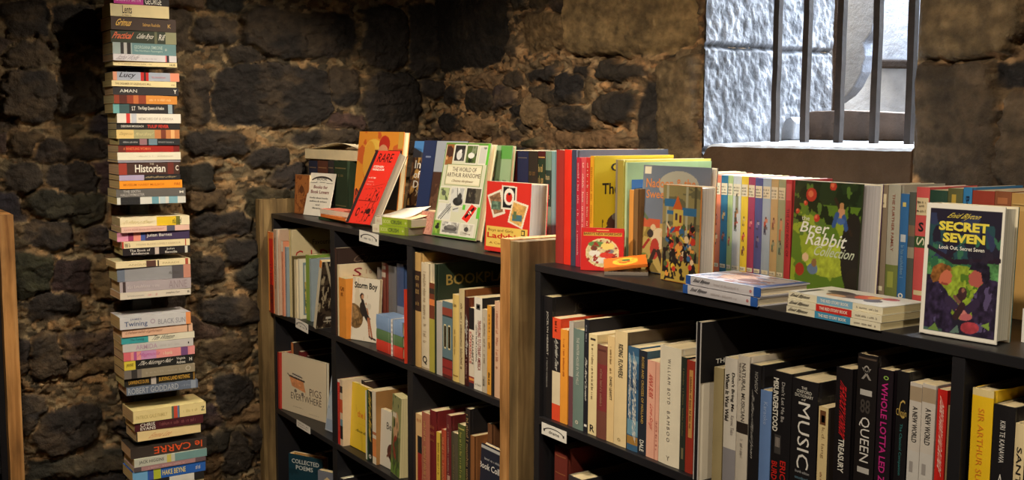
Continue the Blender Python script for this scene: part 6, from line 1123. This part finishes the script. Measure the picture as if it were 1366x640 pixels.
run('W4', ZT, 0.275, [
 ('grey brown spine with cream label beside the story collection', 'hb', 1162, 1179, 245.7, (132, 116, 96), {'m': 'matte', 'W': .13, 'txt': [q(.80, .92, .1, .9, (214, 200, 164)), Hh(5, .86, .88, .2, .8, (80, 70, 60)), q(.5, .6, .2, .6, (196, 190, 180)), q(.06, .1, .15, .85, (214, 204, 170)), Hh(6, .83, .85, .2, .8, (80, 70, 60))]}),
 ('grey white spine with vertical red brown capitals and a leafy foot', 'hb', 1179.5, 1195.6, 246, (170, 166, 150), {'m': 'matte', 'W': .13, 'bands': [(0, .3, (110, 120, 60))], 'txt': [V('THE FURTHER FAMILY', .42, .92, .4, .62, (140, 70, 50), .005), q(.1, .24, .2, .7, (150, 156, 70))]}),
 ('blue slim spine with a white figure', 'hb', 1196, 1207, 258, (50, 104, 160), {'m': 'matte', 'W': .13, 'txt': [q(.55, .62, .2, .8, (190, 196, 200)), V(16, .2, .52, .3, .7, (130, 170, 206)), Hh('o', .02, .07, .2, .8, WHT, .02), q(.88, .92, .3, .7, (206, 190, 110))]}),
 ('dark patterned slim spine between blue and pink', 'hb', 1207.4, 1216, 256, (80, 84, 76), {'m': 'matte', 'W': .13, 'bands': [(.4, .5, (150, 140, 120)), (.6, .7, (120, 100, 80))]}),
 ('salmon pink spine with cream label and green band', 'hb', 1216.4, 1233.6, 249, (206, 86, 84), {'m': 'matte', 'W': .14, 'bands': [(.48, .58, (56, 90, 50))], 'txt': [q(.76, .91, .06, .94, (220, 200, 160)), Hh(6, .86, .885, .15, .85, (60, 50, 44), .02), Hh(3, .83, .85, .3, .7, (60, 50, 44)), Hh(6, .785, .81, .12, .88, (60, 50, 44), .02), Hh('S', .62, .7, .3, .7, (40, 36, 36), .03), q(.07, .11, .1, .9, (220, 204, 160)), V('S', .5, .57, .2, .8, (226, 220, 190), .0)], 'page': (226, 214, 200)}),
 ('dark green spine with a faint round emblem behind the tall framed cover', 'hb', 1234, 1257, 253, (40, 70, 56), {'m': 'matte', 'W': .14, 'txt': [Hh('O', .74, .84, .25, .7, (110, 130, 100), -.01)]}),
 ('green gold floral spine behind the tall framed cover', 'hb', 1257.4, 1277, 250.6, (96, 96, 60), {'m': 'matte', 'W': .14, 'txt': [q(.85, .95, .3, .6, (190, 160, 70)), q(.7, .84, .4, .75, (150, 140, 80)), q(.74, .8, .15, .35, (60, 70, 46))]}),
 ('bright blue slim spine with dark letters behind the framed cover', 'hj', 1277.6, 1289, 249.5, (60, 130, 184), {'W': .15, 'txt': [V('Buck', .74, .93, .35, .75, (24, 40, 70), .02)]}),
 ('red brown cloth spine behind the framed cover', 'hb', 1289.6, 1318.6, 253.5, (150, 62, 48), {'W': .15, 'txt': [q(.8, .81, .1, .9, (110, 40, 34)), Hh(8, .7, .76, .2, .8, (190, 110, 80))]}),
 ('chestnut brown cloth spine next to the red brown', 'hb', 1319, 1340.6, 254.5, (138, 84, 56), {'W': .15, 'txt': [q(.82, .83, .1, .9, (96, 56, 40)), q(.9, .95, .2, .8, (176, 110, 70))]}),
 ('thick tan gold spine at the end of the window row', 'hb', 1341, 1374, 257, (190, 150, 88), {'W': .15, 'txt': [q(.86, .92, .05, .95, (206, 170, 106)), q(.9, .91, .05, .95, (150, 110, 60))]}),
], 'worn spines at the end of the window row')
# the framed cover of two children in a wood
p = Pic(.14, .21, (238, 234, 222), .0012); p.rect(.05, .028, .975, .968, (40, 36, 52))
p.blot(6, 5, .50, (44, 76, 84), 3, (.05, .50, .975, .86)).blot(4, 5, .52, (52, 60, 92), 6, (.05, .58, .975, .93)).blot(9, 9, .58, (60, 110, 84), 9, (.05, .50, .975, .78))
p.rect(.05, .46, .975, .58, (86, 140, 84), .5).blot(10, 8, .5, (52, 104, 72), 12, (.05, .46, .975, .6)).ell(.52, .40, .26, .15, (150, 172, 56), 0, .35).ell(.56, .26, .20, .12, (140, 166, 52), 0, .35).blot(14, 14, .60, (84, 120, 40), 15, (.3, .2, .8, .52))
p.line((.05, .67), (.20, .63), .022, (44, 32, 46)).line((.20, .63), (.40, .57), .026, (48, 34, 48)).line((.40, .57), (.97, .61), .030, (44, 32, 46)).line((.30, .60), (.42, .66), .012, (44, 32, 46)).blot(8, 8, .52, (48, 40, 56), 18, (.6, .56, .975, .68))
p.poly([(.05, .03), (.05, .40), (.12, .43), (.24, .40), (.34, .34), (.42, .24), (.40, .16), (.46, .08), (.44, .03)], (50, 40, 66), .6).blot(14, 12, .58, (88, 80, 120), 21, (.05, .06, .38, .38))
p.poly([(.20, .50), (.34, .52), (.395, .46), (.375, .44), (.39, .425), (.36, .40), (.30, .385), (.22, .40)], (200, 112, 84)).poly([(.10, .44), (.13, .52), (.24, .555), (.36, .535), (.385, .50), (.30, .505), (.24, .47), (.21, .41), (.14, .40)], (150, 98, 50), .6).line((.26, .40), (.33, .395), .014, (150, 70, 60))
p.poly([(.975, .03), (.975, .46), (.86, .47), (.74, .40), (.66, .30), (.68, .18), (.60, .10), (.62, .03)], (48, 38, 62), .6).blot(14, 12, .58, (90, 78, 116), 24, (.66, .06, .97, .44))
p.poly([(.80, .52), (.68, .53), (.60, .48), (.615, .455), (.60, .44), (.64, .405), (.74, .40), (.80, .44)], (178, 92, 82)).poly([(.60, .52), (.64, .575), (.76, .595), (.86, .56), (.88, .48), (.82, .42), (.78, .45), (.76, .51), (.68, .525)], (40, 34, 52), .5)
p.line((.36, .28), (.50, .21), .05, (58, 46, 74)).line((.72, .28), (.58, .20), .05, (56, 44, 70)).ell(.54, .20, .075, .026, (206, 128, 122), -18).ell(.60, .165, .085, .026, (190, 104, 108), 12).ell(.66, .09, .12, .045, (176, 66, 76), 6, .2)
p.ell(.54, .34, .06, .05, (70, 46, 50)).ell(.50, .30, .05, .04, (64, 42, 46)).ell(.545, .365, .022, .018, (150, 100, 84)).line((.44, .31), (.52, .26), .022, (120, 82, 72)).line((.55, .25), (.47, .16), .04, (58, 40, 46)).rect(.05, .028, .3, .05, (70, 96, 90), .5).poly([(.10, .03), (.2, .09), (.26, .03)], (110, 140, 70)).poly([(.40, .03), (.50, .10), (.53, .04)], (96, 120, 110)).poly([(.80, .12), (.90, .15), (.91, .09)], (130, 160, 70))
p.rect(.05, .62, .06, .968, (30, 28, 40))
facing(ZT, 'large white framed story book with two children kneeling in a wood, yellow title', (1226, 443.7), (1329, 460.6), (1237, 270.5), .042, kind='hj', col=(236, 232, 220), bcol=(40, 120, 120), front=p, page=(232, 226, 206), group=GW,
       ftxt=[('Enid Blyton', .30, .70, .885, .935, (226, 206, 90), .0, .25), ('SECRET', .18, .82, .80, .87, (232, 214, 80), .045), ('SEVEN', .24, .78, .715, .785, (232, 214, 80), .045), ('Look Out, Secret Seven', .20, .78, .655, .69, (232, 230, 220), .015)])
# pile of two blue and white books, pile of three slim white ones
def pile(rows, BL, BR, z, W, T, grp, yaw=None, art=None):
    P = at(BL[0], BL[1], 2, z); Q = at(BR[0], BR[1], 2, z); L_ = float(np.hypot(*(Q-P)[:2])); ya = math.degrees(math.atan2(Q[1]-P[1], Q[0]-P[0])) if yaw is None else yaw
    print('pile', P, Q, L_, ya)
    for i, (l_, o) in enumerate(rows):
        o = dict(o); sh = o.pop('sh', 0); dy = o.pop('dy', 0)
        flat(z+.0005+i*(T+.0007), P[0]+sh, P[0]+sh+L_, P[1]+dy, W, T, l_, yaw=ya, group=grp, **o)
p = Pic(.13, .19, (190, 180, 180)); p.blot(8, 10, .48, (150, 96, 80), 3).blot(10, 8, .58, (96, 110, 140), 6).ell(.5, .6, .25, .2, (206, 160, 130), 0, .3).ell(.4, .4, .15, .12, (120, 70, 60)).frame(.05, (222, 222, 226)).rect(0, 0, 1, .08, (60, 96, 166))
BW = dict(kind='hj', col=(216, 212, 216), bands=[(.93, 1, (50, 96, 176)), (0, .08, (50, 96, 176))], page=(226, 214, 190), txt=[V('Enid Blyton', .66, .88, .25, .8, (36, 34, 50), .01, .2), V(18, .25, .6, .35, .65, (190, 180, 180)), V('o', .1, .13, .35, .65, (190, 40, 40), .02)])
pile([('blue ended white hardback, lower of the pair lying before the story series', dict(BW)), ('blue ended white hardback with a busy picture, upper of the pair before the story series', dict(BW, front=p, sh=.003, dy=.004, fcol=(216, 212, 216)))], (911, 390.5), (1009.5, 410), ZT, .125, .0165, 'pair of blue ended hardbacks')
p = Pic(.13, .16, (232, 228, 214)); p.ell(.45, .5, .22, .26, (120, 100, 90), 20, .4).ell(.6, .7, .14, .14, (80, 70, 76)).ell(.55, .4, .2, .1, (222, 90, 50)).ell(.62, .34, .14, .06, (236, 170, 60)).ell(.3, .62, .1, .1, (206, 160, 120)).ell(.35, .25, .14, .08, (70, 60, 66)).ell(.7, .22, .12, .08, (190, 60, 44)).rect(.04, .88, .6, .94, (60, 56, 60))
def sp(c1): return dict(kind='pb', col=(232, 224, 196), bands=[(.30, .68, c1)], page=(228, 212, 164), txt=[V('Enid Blyton', .76, .97, .2, .8, (40, 36, 40), .01, .2), V('THE RED STORY BOOK', .34, .64, .28, .72, (246, 236, 220), .02), V(14, .04, .26, .35, .65, (130, 120, 110))])
pile([('slim white book with a blue band, lowest of three before the garden cover', sp((70, 150, 190))), ('slim white book with a red band, middle of three before the garden cover', dict(sp((206, 44, 36)), sh=.002)), ('slim white book with a pale blue band and an orange figure, topmost of three', dict(sp((130, 176, 206)), front=p, fcol=(232, 228, 214), sh=.001, dy=.003))], (1049, 416.5), (1174, 441.5), ZT, .105, .0115, 'three slim white story books')
upright('W5', ZT, .10, 1362, 1372, 400, 'white book edge just showing at the end of the top board', W=.1, H=.05, kind='pb', col=(226, 222, 214))
# little cards on the shelf edges
def edge_card(label, x0, x1, yt, yb, zed, lines, tilt=0):
    Y = -.0012; a = x_at(x0, Y, zed); b_ = x_at(x1, Y, zed); zt = float(at(x0, yt, 1, Y)[2]); zb = float(at(x0, yb, 1, Y)[2]); wd, h = b_-a, zt-zb
    root = empty('shelf_label', label=label, cat='label', group='white cards on the shelf edges'); print('edge card', wd, h, a, zb)
    mb = MB(); mb.box((0, -.0008, 0), (wd, 0, h), (232, 228, 218)); mb.build('card', M['matte'], root)
    ik = Ink(); k = lambda x, z_: (x*wd, -.0012, z_*h)
    for t in lines:
        if t[0] == 'arc':
            m_ = 16
            for i in range(m_):
                A, B = R(15+150*i/m_), R(15+150*(i+1)/m_)
                ik.quad([k(.5+.40*math.cos(A), .42+.38*math.sin(A)), k(.5+.36*math.cos(A), .42+.31*math.sin(A)), k(.5+.36*math.cos(B), .42+.31*math.sin(B)), k(.5+.40*math.cos(B), .42+.38*math.sin(B))], (50, 46, 46))
            for s in (.08, .86): ik.quad([k(s, .34), k(s+.06, .34), k(s+.06, .56), k(s, .56)], (50, 46, 46))
        else: ik.put(t[0], k(t[1], t[3]), ((t[2]-t[1])*wd, 0, 0), (0, 0, (t[4]-t[3])*h), t[5], .01)
    ik.build('card_lettering', root)
    root.matrix_world = Matrix.Translation((a, Y, zb)) @ Matrix.Rotation(R(tilt), 4, 'Y')
edge_card('white arched card on the edge of the top board below the yellow green pair', 479.5, 505, 306, 321, ZT-.01, [('arc',), (8, .26, .74, .3, .5, (70, 66, 66))], 2)
edge_card('white arched card on the upper shelf edge below the far compartment', 394.5, 411, 424, 436, Z1-.01, [('arc',), (6, .28, .72, .3, .5, (110, 100, 100))], 3)
edge_card('white card with two lines of print on the second shelf edge', 396, 414, 559, 568, Z2-.01, [(16, .1, .9, .60, .8, (110, 60, 60)), (14, .12, .8, .25, .45, (110, 60, 60))], 0)
edge_card('white arched card on the shelf edge beside the middle timber post', 723, 756, 562.5, 578, Z1-.008, [('arc',), ('drama', .3, .72, .28, .55, (60, 56, 56))], 0)
# ------------------------------------------------------------------ light
def spot(loc, target, energy, size, col, radius=.06, blend=.6):
    l = bpy.data.lights.new('ceiling_spot', 'SPOT'); l.energy = energy; l.spot_size = R(size); l.spot_blend = blend; l.color = col; l.shadow_soft_size = radius
    o = bpy.data.objects.new('ceiling_spot', l); C.objects.link(o); o.location = loc
    o.rotation_euler = (Vector(target)-Vector(loc)).to_track_quat('-Z', 'Y').to_euler(); return o
WARM = (1.0, .86, .67)
spot((0.30, 0.30, 2.66), (-1.05, -0.40, 0.95), 95, 70, WARM, .04, .5)          # over the tower of paperbacks
spot((0.55, -1.15, 2.70), (-0.30, 0.00, 0.90), 125, 80, WARM, .05, .5)          # over the far bookcase
spot((1.75, -1.20, 2.70), (1.10, 0.25, 1.25), 100, 96, WARM, .05, .5)           # over the bookcase under the window
spot((3.30, -0.75, 2.70), (1.68, 0.02, 1.42), 55, 38, WARM, .05, .6)           # over the far end, catching the fore-edges
w = bpy.data.worlds.new('daylight'); bpy.context.scene.world = w; w.use_nodes = True
bg = w.node_tree.nodes['Background']; bg.inputs['Color'].default_value = (.72, .84, 1.0, 1); bg.inputs['Strength'].default_value = 30
sl = bpy.data.lights.new('daylight_sun', 'SUN'); sl.energy = 60; sl.angle = R(36); sl.color = (.86, .93, 1.0)   # bright overcast sky low over the light well
so_ = bpy.data.objects.new('daylight_sun', sl); C.objects.link(so_); so_.location = (.7, 3, 4)
so_.rotation_euler = Vector((.06, -.80, -.66)).to_track_quat('-Z', 'Y').to_euler()
# ------------------------------------------------------------------ camera and colour management
cd = bpy.data.cameras.new('camera'); cd.sensor_width = 36; cd.lens = F/1366*36; cd.clip_start = .05
co = bpy.data.objects.new('camera', cd); C.objects.link(co)
m = Matrix.Identity(4)
for j in range(3): m[j][0] = rgt[j]; m[j][1] = upv[j]; m[j][2] = -fwd[j]; m[j][3] = CAM[j]
co.matrix_world = m
sc = bpy.context.scene; sc.camera = co
vs = sc.view_settings; vs.view_transform = 'Standard'; vs.look = 'None'; vs.exposure = 0.0; vs.gamma = 1.0; vs.use_curve_mapping = False
sc.cycles.use_denoising = True
sc.cycles.max_bounces = 8; sc.cycles.diffuse_bounces = 4
